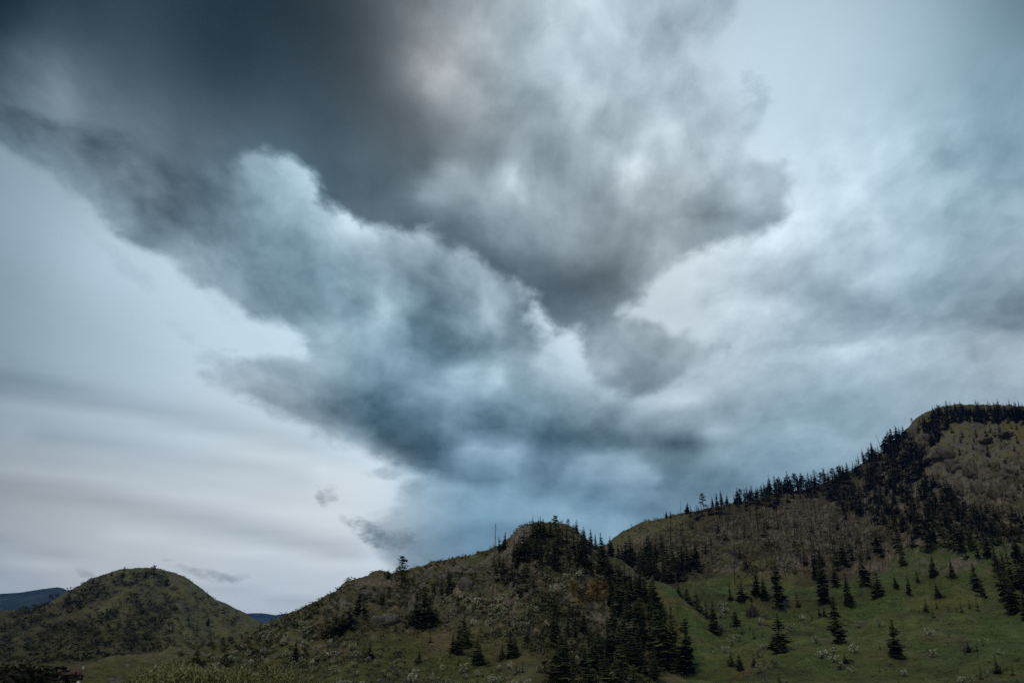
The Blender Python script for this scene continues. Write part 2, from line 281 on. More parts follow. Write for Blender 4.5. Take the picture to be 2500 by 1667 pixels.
def build_world():
    world = bpy.data.worlds.new("World")
    scene.world = world
    world.use_nodes = True
    T = NT(world.node_tree)
    T.n.clear()
    out = T.add('ShaderNodeOutputWorld')
    bg = T.add('ShaderNodeBackground', {1: SKY_STRENGTH})
    T.l.new(bg.outputs[0], out.inputs[0])
    tc = T.add('ShaderNodeTexCoord')
    d = T.vec('NORMALIZE', tc.outputs['Generated'])
    x, y, z = T.sep(d)
    az = T.math('ARCTAN2', x, y)
    el = T.math('ARCSINE', z)
    # cloud-deck coordinates, used only by the turbulence
    h = T.math('ADD', T.math('MAXIMUM', z, 0.0), 0.33)
    qx = T.math('DIVIDE', x, h)
    qy = T.math('DIVIDE', y, h)
    q = T.comb(qx, T.math('MULTIPLY', qy, 0.8), 0.0)
    w1 = T.noise(q, 4.2, 3, 0.55, color=True)
    w2 = T.noise(T.vec('ADD', q, (7.1, 3.3, 1.7)), 15.0, 6, 0.6, color=True)
    a1, b1, _ = T.sep(T.vec('SUBTRACT', w1, (0.5, 0.5, 0.5)))
    a2, b2, c2 = T.sep(T.vec('SUBTRACT', w2, (0.5, 0.5, 0.5)))
    damp = T.rng(z, 0.02, 0.4, 0.25, 1.0)          # finer towards the horizon
    wa = T.math('MULTIPLY', T.math('MULTIPLY_ADD', a2, WARP2, T.math('MULTIPLY', a1, WARP1)), damp)
    we = T.math('MULTIPLY', T.math('MULTIPLY_ADD', b2, WARP2 * 0.8, T.math('MULTIPLY', b1, WARP1 * 0.7)), damp)
    tabs = sky_tables()
    T0 = T

    def segment(tab, nrow):
        """one strip of a table as a node group: (place along the strip, row) -> brightness, blueness, outline"""
        grp = bpy.data.node_groups.new('cloud_strip', 'ShaderNodeTree')
        for nm in ('Along', 'Row'):
            grp.interface.new_socket(nm, in_out='INPUT', socket_type='NodeSocketFloat')
        grp.interface.new_socket('Cloud', in_out='OUTPUT', socket_type='NodeSocketColor')
        S = NT(grp)
        gi = S.add('NodeGroupInput'); go = S.add('NodeGroupOutput')
        c = None
        for r in range(nrow):
            f = S.math('SUBTRACT', gi.outputs[1], r - 1.0) if r else None
            nd = S.n.new('ShaderNodeValToRGB')
            cr = nd.color_ramp
            for j in range(1, 31):
                cr.elements.new(j / 31.0)
            cr.elements.foreach_set('color', np.concatenate([tab[r], np.ones((32, 1))], 1).astype('f').ravel())
            S.put(nd.inputs[0], gi.outputs[0])
            c = nd.outputs[0] if c is None else S.mix(f, c, nd.outputs[0])
        S.l.new(c, go.inputs[0])
        return grp

    def lookup(table, azs, els):
        tab, a0, a1, e0, e1, seg, nrow = table
        u = T.rng(azs, a0, a1, 0.0, float(seg))
        v = T.math('MULTIPLY', T.math('POWER', T.rng(els, e0, e1), EL_POW), nrow - 1.0)
        res = None
        for i in range(seg):
            g = T.add('ShaderNodeGroup')
            g.node_tree = segment(tab[:, 31 * i:31 * i + 32], nrow)
            T.put(g.inputs[0], T.math('SUBTRACT', u, float(i)) if i else u)
            T.put(g.inputs[1], v)
            res = g.outputs[0] if res is None else T.mix(T.math('GREATER_THAN', u, float(i)), res, g.outputs[0])
        return T.sep(res)

    azA = T.math('MULTIPLY_ADD', wa, 0.35, az); elA = T.math('MULTIPLY_ADD', we, 0.35, el)
    azB = T.math('ADD', wa, az); elB = T.math('ADD', we, el)
    LA, KA, _ = lookup(tabs[0], azA, elA)
    LB, KB, SB = lookup(tabs[1], azB, elB)
    LC, KC, SC = lookup(tabs[2], azB, elB)
    # turbulence inside the clouds
    n1 = T.noise(T.vec('MULTIPLY', q, (1.0, 0.8, 1.0)), 7.0, 7, 0.58, dist=0.6)
    n2 = T.noise(T.vec('ADD', q, (2.7, 9.1, 4.0)), 21.0, 7, 0.6, dist=0.4)
    n1b = T.noise(T.vec('ADD', T.vec('MULTIPLY', q, (1.0, 0.8, 1.0)), (0.012, 0.03, 0.0)), 7.0, 7, 0.58, dist=0.6)
    emb = T.math('SUBTRACT', n1b, n1)
    t1 = T.math('SUBTRACT', n1, 0.5)
    t2 = T.math('SUBTRACT', n2, 0.5)
    qw = T.vec('ADD', T.vec('MULTIPLY', q, (1.0, 0.85, 0.0)), T.vec('SCALE', w2, scale=0.05))
    def billow(vector):
        vo = T.n.new('ShaderNodeTexVoronoi'); vo.voronoi_dimensions = '2D'; vo.feature = 'SMOOTH_F1'
        T.put(vo.inputs['Vector'], vector)
        for nm, val in (('Scale', 6.5), ('Detail', 2.5), ('Roughness', 0.52), ('Lacunarity', 2.3), ('Smoothness', 0.45)):
            vo.inputs[nm].default_value = val
        return T.math('SUBTRACT', 0.86, vo.outputs['Distance'])
    puff = billow(qw)
    emb = T.math('MULTIPLY_ADD', T.math('SUBTRACT', billow(T.vec('ADD', qw, (0.010, 0.036, 0.0))), puff), 0.42, T.math('MULTIPLY', emb, 0.7))
    tur = T.math('MULTIPLY_ADD', t2, 0.45, T.math('MULTIPLY_ADD', puff, 0.34, T.math('MULTIPLY', t1, 0.8)))
    tdamp = T.math('MULTIPLY', tur, damp)

    def cover(S, width, amp):
        s = T.math('MULTIPLY_ADD', tdamp, amp, S)
        return T.rng(s, 0.5 - width, 0.5 + width, smooth=True)
    cB = cover(SB, 0.045, 0.21)
    cC = cover(SC, 0.048, 0.25)
    # lighter fringe where a cloud thins out
    LB2 = T.math('MULTIPLY_ADD', T.math('MULTIPLY', tdamp, T.rng(LB, 0.3, 0.75, 0.35, 1.0)), -0.13, LB)
    LC2 = T.math('MULTIPLY_ADD', T.math('MULTIPLY', tdamp, T.rng(LC, 0.3, 0.75, 0.12, 1.0)), -0.15, LC)
    east = T.math('MULTIPLY', T.rng(az, RAD(8), RAD(18), smooth=True), T.rng(el, RAD(36), RAD(29), smooth=True))
    L = T.math('MULTIPLY_ADD', tdamp, T.math('MULTIPLY_ADD', east, -0.10, -0.03), LA)
    L = T.math('MULTIPLY_ADD', T.math('MULTIPLY', emb, east), 0.26, L)

    def lerp(f, a, b):
        return T.math('MULTIPLY_ADD', f, T.math('SUBTRACT', b, a), a)
    # torn layers: sharp on the lit side of each fragment, fading inwards
    def torn(n, a, b):
        return T.math('MULTIPLY', T.rng(n, a, a + 0.05, smooth=True), T.rng(n, a + b, a, smooth=True))
    frag = T.math('MULTIPLY_ADD', torn(n1, 0.48, 0.36), 0.026, T.math('MULTIPLY', torn(n2, 0.48, 0.36), 0.012))
    frag = T.math('MULTIPLY', T.math('SUBTRACT', frag, 0.011), T.rng(z, 0.05, 0.36, 0.35, 1.0))
    embd = T.math('MULTIPLY', emb, T.rng(z, 0.06, 0.42, 0.12, 1.0))
    LB2 = T.math('MULTIPLY_ADD', T.math('MULTIPLY', embd, T.rng(LB, 0.82, 0.5, 0.35, 1.0)), 0.38, LB2)
    LC2 = T.math('MULTIPLY_ADD', T.math('MULTIPLY', embd, T.rng(LC, 0.3, 0.75, 0.06, 1.0)), 0.32, LC2)
    LB2 = T.math('MULTIPLY_ADD', frag, T.rng(LB, 0.28, 0.5, 0.25, 1.0), LB2)
    LC2 = T.math('MULTIPLY_ADD', frag, T.rng(LC, 0.30, 0.6, 0.0, 0.9), LC2)
    L = T.math('MULTIPLY_ADD', frag, T.math('MULTIPLY', east, 0.8), L)
    K = lerp(cC, lerp(cB, KA, KB), KC)
    L = lerp(cB, L, LB2)
    L = lerp(cC, L, LC2)
    n3 = T.noise(T.comb(az, T.math('MULTIPLY', el, 1.6), 0.3), 46.0, 5, 0.62)
    t3 = T.math('SUBTRACT', n3, 0.5)
    # small scraps of cloud under the veil
    for (px, py, rx, ry, ang, val, op) in SCRAPS:
        dx, dy, dz = ray(px, py)
        a0 = math.atan2(dx, dy); e0 = math.asin(dz)
        s = 1.0 / FPX
        ca, sa = math.cos(math.radians(ang)), math.sin(math.radians(ang))
        da = T.math('MULTIPLY', T.math('SUBTRACT', T.math('MULTIPLY_ADD', a2, 0.022, az), a0), math.cos(e0))
        de = T.math('SUBTRACT', T.math('MULTIPLY_ADD', b2, 0.014, el), e0)
        uu = T.math('MULTIPLY_ADD', da, ca / (rx * s), T.math('MULTIPLY', de, sa / (rx * s)))
        vv = T.math('MULTIPLY_ADD', da, -sa / (ry * s), T.math('MULTIPLY', de, ca / (ry * s)))
        r2 = T.math('MULTIPLY_ADD', uu, uu, T.math('MULTIPLY', vv, vv))
        r2 = T.math('MULTIPLY_ADD', t3, 4.6, r2)
        f = T.rng(r2, -0.6, 1.5, op, 0.0, smooth=True)
        L = lerp(f, L, val / 255.0)
    # away from this part of the sky it goes on as even overcast
    side = T.rng(T.math('ABSOLUTE', az), math.radians(50), math.radians(80), smooth=True)
    up = T.rng(el, math.radians(44), math.radians(62), smooth=True)
    far = T.math('MAXIMUM', side, up)
    L = lerp(far, L, T.math('MULTIPLY_ADD', tur, -0.2, 0.58))
    K = lerp(far, K, 0.45)
    k2 = T.math('MULTIPLY', K, 2.0)
    k2 = T.math('MULTIPLY', k2, T.rng(L, 0.1, 0.62, 0.62, 1.0))
    R = T.math('MULTIPLY_ADD', k2, -0.088, L)
    B = T.math('MULTIPLY_ADD', k2, 0.052, L)
    col = T.comb(R, L, B)
    g = T.add('ShaderNodeGamma', {0: col, 1: 2.2})
    cloud = T.vec('SCALE', g.outputs[0], scale=1.0 / SKY_STRENGTH)
    nish = T.add('ShaderNodeTexSky', sky_type='NISHITA', sun_disc=False,
                 sun_elevation=SUN_EL, sun_rotation=SUN_AZ, altitude=600.0)
    thick = T.math('MAXIMUM', cB, cC)
    thick = T.math('MAXIMUM', thick, far)
    veil = T.rng(thick, 0.0, 1.0, 0.96, 1.0)
    T.l.new(T.mix(veil, nish.outputs[0], cloud), bg.inputs[0])
    world.cycles.sampling_method = 'MANUAL'
    world.cycles.sample_map_resolution = 512
    return world


WARP1, WARP2 = 0.012, 0.024
SCRAPS = [(802, 1206, 24, 26, 30, 172, 0.75), (790, 1214, 13, 20, 20, 170, 0.5), (838, 1268, 18, 8, -35, 186, 0.6), (945, 1156, 50, 16, -8, 184, 0.7), (905, 1302, 60, 25, -25, 142, 0.8), (955, 1318, 76, 26, -8, 136, 0.8), (512, 1405, 54, 12, -8, 164, 0.7), (565, 1409, 34, 6, 6, 176, 0.5), (443, 1391, 20, 11, -15, 176, 0.5), (468, 1395, 11, 7, -25, 178, 0.45), (408, 1367, 11, 5, 0, 178, 0.4), (204, 1396, 24, 9, -20, 168, 0.5),
          (450, 815, 56, 15, -28, 202, 0.45), (515, 870, 50, 22, 10, 192, 0.5), (300, 640, 110, 22, -30, 186, 0.35), (540, 745, 60, 24, -35, 202, 0.4), (1845, 215, 50, 30, -50, 186, 0.6), (1890, 412, 46, 18, 10, 194, 0.6), (2380, 470, 90, 22, 30, 152, 0.3)]
build_world()

sun_data = bpy.data.lights.new("sun", 'SUN')
sun_data.energy = SUN_STRENGTH
sun_data.angle = math.radians(14)
sun_data.color = (1.0, 0.88, 0.70)
sun = bpy.data.objects.new("sun", sun_data)
COL.objects.link(sun)
sun.location = (-200, -200, 400)
sun.rotation_mode = 'QUATERNION'
from mathutils import Vector
sun.rotation_quaternion = Vector((math.sin(SUN_AZ) * math.cos(SUN_EL), math.cos(SUN_AZ) * math.cos(SUN_EL), math.sin(SUN_EL))).to_track_quat('Z', 'Y')

# =====================================================================
#  helpers
# =====================================================================
rng = np.random.default_rng(11)
random.seed(5)


def tag(o, label=None, cat=None, group=None, kind=None):
    if label: o['label'] = label
    if cat: o['category'] = cat
    if group: o['group'] = group
    if kind: o['kind'] = kind
    return o


def mesh_np(name, V, F, mats, mat_idx=None, smooth=False):
    """mesh from numpy vertices and (n,3) or (n,4) faces"""
    V = np.asarray(V, 'f'); F = np.asarray(F, 'i')
    me = bpy.data.meshes.new(name)
    me.vertices.add(len(V)); me.vertices.foreach_set('co', V.ravel())
    n, k = F.shape
    me.loops.add(n * k); me.loops.foreach_set('vertex_index', F.ravel())
    me.polygons.add(n)
    me.polygons.foreach_set('loop_start', np.arange(0, n * k, k, dtype='i'))
    me.polygons.foreach_set('loop_total', np.full(n, k, 'i'))
    for m in mats:
        me.materials.append(m)
    if mat_idx is not None:
        me.polygons.foreach_set('material_index', np.asarray(mat_idx, 'i'))
    if smooth:
        me.polygons.foreach_set('use_smooth', np.ones(n, bool))
    me.update(calc_edges=True)
    return me


def link(name, me, parent=None, loc=(0, 0, 0)):
    o = bpy.data.objects.new(name, me)
    COL.objects.link(o)
    if parent is not None:
        o.parent = parent
    o.location = loc
    return o


_perm = np.random.default_rng(3).permutation(512)
_grad = np.random.default_rng(4).uniform(0, 2 * np.pi, 512)


def perlin(x, y):
    xi = np.floor(x).astype(int); yi = np.floor(y).astype(int)
    xf = x - xi; yf = y - yi

    def g(ix, iy, dx, dy):
        a = _grad[_perm[(_perm[ix & 511] + iy) & 511]]
        return np.cos(a) * dx + np.sin(a) * dy
    u = xf * xf * xf * (xf * (xf * 6 - 15) + 10); v = yf * yf * yf * (yf * (yf * 6 - 15) + 10)
    a = g(xi, yi, xf, yf); b = g(xi + 1, yi, xf - 1, yf)
    c = g(xi, yi + 1, xf, yf - 1); d = g(xi + 1, yi + 1, xf - 1, yf - 1)
    return (a + u * (b - a)) * (1 - v) + (c + u * (d - c)) * v


def fbm(x, y, scale, oct=4, rough=0.5, ridged=False):
    s = 0.0; a = 1.0; f = 1.0 / scale
    for i in range(oct):
        n = perlin(x * f + 17.3 * i, y * f - 9.1 * i)
        s = s + a * ((0.35 - np.abs(n)) if ridged else n)
        a *= rough; f *= 2.03
    return s


def sstep(a, b, x):
    t = np.clip((x - a) / (b - a), 0, 1)
    return t * t * (3 - 2 * t)


# =====================================================================
#  the lie of the land: each hill is a height field around its own crest
# =====================================================================
class Hill:
    """crest: points of the skyline in the photograph; dist: distance of the crest,
    foot: distance of the toe, both listed against the same pixel columns"""
    def __init__(self, crest, dist, foot, power, back, rough, base=-3.0, bump=None, crag=1.0):
        C = np.array(crest, float)
        dx, dy, dz = ray(C[:, 0], C[:, 1])
        self.az = np.arctan2(dx, dy)
        self.te = dz / np.hypot(dx, dy)
        D = np.array(dist, float); F = np.array(foot, float)
        self.daz = np.arctan2(*ray(D[:, 0], np.full(len(D), 1500.0))[:2]); self.d = D[:, 1]
        self.faz = np.arctan2(*ray(F[:, 0], np.full(len(F), 1600.0))[:2]); self.f = F[:, 1]
        self.power = power; self.back = back; self.rough = rough; self.base = base; self.bump = bump; self.crag = crag

    def parts(self, az):
        R = np.interp(az, self.daz, self.d)
        F = np.interp(az, self.faz, self.f)
        te = np.interp(az, self.az, self.te)
        return R, F, te

    def height(self, az, r):
        R, F, te = self.parts(az)
        zr = CAM_Z + te * R
        t = np.clip((r - F) / (R - F), -0.2, 1.0)
        tp = np.maximum(t, 0)
        p = tp ** self.power
        z = self.base + (zr - self.base) * p
        z = np.where(t < 0, self.base + t * 12.0, z)
        b = np.maximum(r - R, 0)
        z = z - self.back * b * (b / (b + 25.0))
        x = np.sin(az) * r; y = np.cos(az) * r
        env = np.clip(tp * 3, 0, 1) * (1 - 0.92 * np.exp(-((r - R) / (0.10 * R)) ** 2))
        z = z + env * self.rough * (fbm(x, y, 90, 4, 0.5) * 1.5 + fbm(x + 300, y, 38, 4, 0.55, ridged=True) * 0.9)
        z = z + np.clip(tp * 3, 0, 1) * (0.5 * fbm(x, y, 6, 3, 0.6) + self.crag * fbm(x + 70, y, 17, 3, 0.55, ridged=True))
        if self.bump is not None:
            z = z + self.bump(az, r, x, y, tp)
        return np.where((az < self.az[0] - 1e-4) | (az > self.az[-1] + 1e-4), -60.0, z)


def K_bump(az, r, x, y, t):
    # benches and bluffs across the rocky knoll
    s = fbm(x, y, 60, 3, 0.5)
    lev = t * 7 + s * 1.6
    saw = lev - np.floor(lev)
    terr = (sstep(0.0, 0.75, saw) * 0.55 + sstep(0.75, 1.0, saw) * 0.45 - saw)
    m = sstep(-0.1, 0.3, fbm(x + 900, y, 120, 2)) * sstep(0.2, 0.45, t) * (1 - sstep(0.9, 1.0, t))
    return terr * 10.0 * m


def D_bump(az, r, x, y, t):
    px = 1250 + FPX * np.tan(az) * 0.95
    m = sstep(2120, 2260, px) * sstep(0.5, 0.62, t) * (1 - 0.85 * sstep(0.93, 1.0, t))
    s = fbm(x, y, 110, 3, 0.5)
    lev = t * 8 + s * 2.0
    saw = lev - np.floor(lev)
    terr = (sstep(0.0, 0.7, saw) * 0.45 + sstep(0.7, 1.0, saw) * 0.55 - saw)
    g = fbm(x * 1.0, y * 0.25, 90, 3, 0.5, ridged=True)
    return m * (terr * 24.0 + g * 20.0)


hill_left = Hill(
    crest=[(-900, 1560), (-300, 1535), (0, 1493), (60, 1489), (100, 1486), (130, 1466), (167, 1444), (195, 1429), (220, 1413), (262, 1401), (290, 1391), (330, 1388), (360, 1387), (390, 1389), (407, 1395), (424, 1398), (455, 1410), (482, 1428), (509, 1449), (526, 1463), (548, 1470), (573, 1485), (598, 1496), (640, 1522), (690, 1548), (760, 1580), (860, 1614), (1000, 1640)],
    dist=[(-900, 1150), (100, 1250), (350, 1300), (700, 1250), (1000, 1200)],
    foot=[(-900, 420), (100, 455), (350, 480), (600, 560), (1000, 700)],
    power=1.35, back=0.35, rough=12.0, crag=1.6)
knoll = Hill(
    crest=[(200, 1650), (330, 1622), (400, 1613), (450, 1602), (500, 1588), (550, 1570), (600, 1549), (640, 1531), (659, 1523), (686, 1512), (713, 1500), (734, 1490), (765, 1472), (794, 1459), (817, 1449), (844, 1424), (880, 1415), (911, 1403), (957, 1401), (998, 1392), (1033, 1384), (1052, 1377), (1099, 1368), (1129, 1363), (1161, 1357), (1194, 1346), (1225, 1332), (1243, 1319), (1255, 1303), (1261, 1293), (1270, 1286), (1289, 1281), (1324, 1279), (1357, 1278), (1384, 1281), (1403, 1291), (1425, 1313), (1452, 1335), (1480, 1351), (1520, 1375), (1569, 1414), (1586, 1419), (1610, 1428), (1640, 1441), (1667, 1466), (1700, 1494), (1750, 1535), (1820, 1590), (1900, 1640), (2000, 1690)],
    dist=[(200, 380), (640, 430), (880, 470), (1200, 520), (1330, 530), (1450, 510), (1560, 440), (1667, 370), (1850, 340), (2000, 330)],
    foot=[(200, 255), (500, 250), (800, 225), (1000, 215), (1300, 205), (1600, 200), (1700, 203), (1850, 200), (2000, 200)],
    power=1.12, back=0.38, rough=8.5, bump=K_bump, crag=2.2)
right_mountain = Hill(
    crest=[(1180, 1480), (1300, 1410), (1400, 1362), (1440, 1346), (1480, 1328), (1500, 1314), (1522, 1301), (1550, 1287), (1576, 1274), (1600, 1267), (1619, 1264), (1641, 1258), (1669, 1254), (1689, 1251), (1717, 1246), (1749, 1239), (1788, 1232), (1825, 1225), (1869, 1213), (1901, 1206), (1944, 1201), (1977, 1198), (2000, 1185), (2023, 1176), (2050, 1162), (2076, 1150), (2101, 1136), (2147, 1108), (2165, 1092), (2190, 1075), (2207, 1057), (2218, 1045), (2226, 1034), (2233, 1028), (2246, 1018), (2259, 1009), (2278, 1000), (2296, 996), (2321, 993), (2344, 991), (2390, 991), (2500, 994), (2700, 1000), (3200, 1080), (4000, 1250)],
    dist=[(1180, 640), (1500, 690), (1900, 780), (2100, 900), (2300, 1040), (2600, 1120), (4000, 1100)],
    foot=[(1180, 330), (1500, 260), (1700, 190), (1900, 178), (2500, 172), (4000, 175)],
    power=1.5, back=0.30, rough=9.0, bump=D_bump, crag=2.6)
far_left = Hill(
    crest=[(-3000, 1600), (-1200, 1520), (-300, 1456), (0, 1449), (50, 1446), (100, 1438), (140, 1433), (155, 1436), (175, 1446), (240, 1470), (360, 1500), (600, 1560), (800, 1600)],
    dist=[(-3000, 8000), (800, 8000)], foot=[(-3000, 5800), (800, 5800)], power=1.1, back=0.3, rough=0.0, crag=0.0, bump=lambda az, r, x, y, t: 42.0 * fbm(x, y, 900, 4, 0.5, ridged=True) * np.clip(t * 2, 0, 1) * (1 - 0.9 * sstep(0.8, 1.0, t)))
far_mid = Hill(
    crest=[(-100, 1610), (300, 1540), (500, 1510), (560, 1500), (598, 1497), (620, 1496), (642, 1496), (660, 1499), (674, 1501), (690, 1498), (702, 1496), (725, 1499), (800, 1515), (950, 1540), (1300, 1590), (1500, 1610)],
    dist=[(-100, 11000), (1500, 11000)], foot=[(-100, 8500), (1500, 8500)], power=1.1, back=0.3, rough=0.0, crag=0.0, bump=lambda az, r, x, y, t: 42.0 * fbm(x, y, 900, 4, 0.5, ridged=True) * np.clip(t * 2, 0, 1) * (1 - 0.9 * sstep(0.8, 1.0, t)))
NEAR = [hill_left, knoll, right_mountain]


def ground_z(x, y):
    r = np.hypot(x, y)
    return 0.35 * fbm(x, y, 45, 3) + 0.9 * fbm(x + 50, y, 160, 2) * sstep(60, 300, r) - 0.4


def land_z(x, y):
    """height of the land, all hills together"""
    az = np.arctan2(x, y); r = np.hypot(x, y)
    z = ground_z(x, y)
    for h in NEAR:
        z = np.maximum(z, h.height(az, r))
    return z


_RS = np.concatenate([np.arange(60, 900, 2.0), np.arange(900, 1500, 4.0)])


def hit(px, py):
    """where the line of sight through pixels of the photograph meets the land (vectorised)"""
    px = np.atleast_1d(np.asarray(px, float)); py = np.atleast_1d(np.asarray(py, float))
    dx, dy, dz = ray(px, py)
    hr = np.hypot(dx, dy)
    az = np.arctan2(dx, dy); te = dz / hr
    out = np.full((len(px), 3), np.nan)
    for s in range(0, len(px), 400):
        e = slice(s, s + 400)
        A = np.repeat(az[e, None], len(_RS), 1)
        Rr = np.repeat(_RS[None], A.shape[0], 0)
        z = land_z(np.sin(A) * Rr, np.cos(A) * Rr)
        below = (CAM_Z + te[e, None] * Rr) < z
        i = below.argmax(1); ok = below.any(1)
        i0 = np.maximum(i - 1, 0)
        k = np.arange(A.shape[0])
        f0 = CAM_Z + te[e] * _RS[i0] - z[k, i0]; f1 = CAM_Z + te[e] * _RS[i] - z[k, i]
        r = _RS[i0] + (_RS[i] - _RS[i0]) * np.clip(f0 / (f0 - f1 + 1e-9), 0, 1)
        x = np.sin(az[e]) * r; y = np.cos(az[e]) * r
        zz = land_z(x, y)
        out[e] = np.where(ok[:, None], np.stack([x, y, zz], 1), np.nan)
    return out


# ---------------------------------------------------------------- land cover
def region(poly, px, py, soft=14.0):
    return sstep(-soft, soft, poly_sdf(poly, px, py))


def cover_knoll(px, py, x, y):
    n = fbm(x, y, 40, 4); n2 = fbm(x + 77, y, 12, 3)
    w = n * 26
    c = np.empty(px.shape + (3,))
    c[:] = OLIVE
    def lay(col, m):
        m = np.clip(m, 0, 1)[..., None]
        c[:] = c * (1 - m) + np.array(col) * m
    lay(SAGE, sstep(0.0, 0.5, n + n2 * 0.6) * 0.7)
    lay(GRASS, region([(380, 1700), (560, 1560), (700, 1520), (820, 1570), (960, 1560), (1180, 1590), (1240, 1640), (1240, 1700)], px + w, py + w, 30) * 0.8)
    lay(DRYSOIL, region([(1085, 1500), (1115, 1505), (1105, 1590), (1050, 1590), (1040, 1560)], px + w * .5, py, 16) * 0.85)
    lay(GRASS2, region([(880, 1425), (960, 1408), (985, 1420), (900, 1448)], px, py + w * .3, 8) * 0.9)
    lay(DUFF, region([(1190, 1350), (1260, 1310), (1400, 1300), (1500, 1370), (1600, 1440), (1640, 1560), (1600, 1700), (1330, 1700), (1380, 1520), (1330, 1440), (1200, 1400)], px + w, py + w, 30) * 0.85)
    lay(OCHRE, region([(1390, 1430), (1430, 1418), (1500, 1430), (1530, 1460), (1470, 1475), (1395, 1470)], px + w, py + w * .6, 16) * 0.9)
    lay(MEADOW, region([(1568, 1405), (1620, 1420), (1680, 1450), (1760, 1450), (2100, 1600), (2100, 1720), (1690, 1720), (1660, 1530), (1640, 1480), (1600, 1460), (1572, 1440)], px + w * .3, py, 12))
    lay(GRASS2, sstep(0.15, 0.45, fbm(x + 11, y, 26, 4)) * 0.5)
    lay(DRYSOIL, sstep(0.12, 0.4, fbm(x + 211, y, 20, 4)) * 0.5)
    lay(ROCK, region([(1252, 1325), (1262, 1285), (1290, 1278), (1300, 1300), (1280, 1330)], px, py, 8) * 0.8)
    return c


def cover_mountain(px, py, x, y):
    n = fbm(x, y, 50, 4); n2 = fbm(x + 77, y, 14, 3)
    w = n * 30
    c = np.empty(px.shape + (3,))
    c[:] = BURNT
    def lay(col, m):
        m = np.clip(m, 0, 1)[..., None]
        c[:] = c * (1 - m) + np.array(col) * m
    lay(OLIVE, sstep(-0.05, 0.4, n + 0.6 * n2) * 0.75)
    lay(OLIVE2, region([(1450, 1360), (1500, 1300), (1600, 1255), (1700, 1250), (1660, 1290), (1560, 1320), (1500, 1360)], px + w * .5, py, 18) * 0.9)
    lay(DUFF, region([(2080, 1130), (2210, 1040), (2240, 1060), (2290, 1160), (2420, 1240), (2600, 1240), (2600, 1330), (2300, 1330), (2120, 1240)], px + w, py + w, 30) * 0.8)
    lay(MEADOW, region([(1640, 1440), (1690, 1412), (1760, 1398), (1830, 1420), (1960, 1425), (2060, 1420), (2160, 1390), (2210, 1330), (2300, 1318), (2420, 1320), (2700, 1330), (2700, 1760), (1500, 1760), (1560, 1560)], px + w * .6, py + w * .4, 12))
    lay(GRASS, region([(1600, 1590), (1720, 1600), (1800, 1610), (2050, 1640), (2150, 1600), (2300, 1610), (2600, 1600), (2600, 1760), (1560, 1760)], px + w, py + w, 30) * 0.75)
    lay(GRASS, region([(2150, 1425), (2420, 1440), (2480, 1500), (2300, 1500)], px + w, py + w * .5, 26) * 0.8)
    lay(GRASS2, sstep(0.08, 0.35, n + 0.5 * n2) * sstep(1340, 1420, py) * 0.45)
    lay(DUFF, sstep(0.10, 0.40, -n + 0.6 * n2) * sstep(1340, 1420, py) * 0.45)
    lay(DRYSOIL, sstep(0.22, 0.38, fbm(x + 40, y, 22, 3)) * sstep(1400, 1500, py) * 0.45)
    lay(GRASS2, region([(2225, 1030), (2300, 990), (2500, 985), (2500, 1060), (2480, 1110), (2400, 1130), (2320, 1110), (2290, 1080), (2240, 1075)], px + w * .7, py + w * .4, 14) * 0.95)
    lay(OCHRE, region([(2440, 1060), (2520, 1050), (2520, 1110), (2460, 1100)], px + w, py + w * .4, 14) * 0.8)
    lay(TRAIL, np.exp(-((py - (1424 + 3 * np.sin(px * 0.05))) / 1.6) ** 2) * region([(1690, 1410), (1800, 1410), (1800, 1440), (1690, 1440)], px, py, 5) * 0.6)
    return c


def cover_left(px, py, x, y):
    n = fbm(x, y, 80, 4); n2 = fbm(x + 77, y, 24, 3)
    w = n * 26
    c = np.empty(px.shape + (3,))
    c[:] = OLIVE2
    def lay(col, m):
        m = np.clip(m, 0, 1)[..., None]
        c[:] = c * (1 - m) + np.array(col) * m
    lay(SAGE, sstep(0.0, 0.5, n + n2) * 0.5)
    lay(DUFF, region([(-400, 1500), (120, 1470), (240, 1410), (280, 1440), (200, 1500), (300, 1530), (350, 1450), (420, 1460), (400, 1530), (380, 1600), (330, 1620), (0, 1640), (-400, 1640)], px + w, py + w, 22) * 0.6)
    lay(GRASS, region([(330, 1612), (480, 1590), (640, 1560), (640, 1640), (330, 1640)], px, py, 12) * 0.5)
    return c


OLIVE = (0.084, 0.072, 0.027); OLIVE2 = (0.112, 0.100, 0.040); SAGE = (0.120, 0.110, 0.056)
GRASS = (0.070, 0.072, 0.019); GRASS2 = (0.130, 0.114, 0.040); MEADOW = (0.070, 0.090, 0.026)
DRYSOIL = (0.120, 0.086, 0.042); DUFF = (0.044, 0.035, 0.017); OCHRE = (0.165, 0.098, 0.022)
BURNT = (0.066, 0.050, 0.028); ROCK = (0.17, 0.138, 0.10); TRAIL = (0.17, 0.14, 0.09)


def base_mat(name, rough=0.95):
    m = bpy.data.materials.new(name); m.use_nodes = True
    T = NT(m.node_tree)
    b = [n for n in T.n if n.type == 'BSDF_PRINCIPLED'][0]
    b.inputs['Roughness'].default_value = rough
    b.inputs['Specular IOR Level'].default_value = 0.12
    return m, T, b


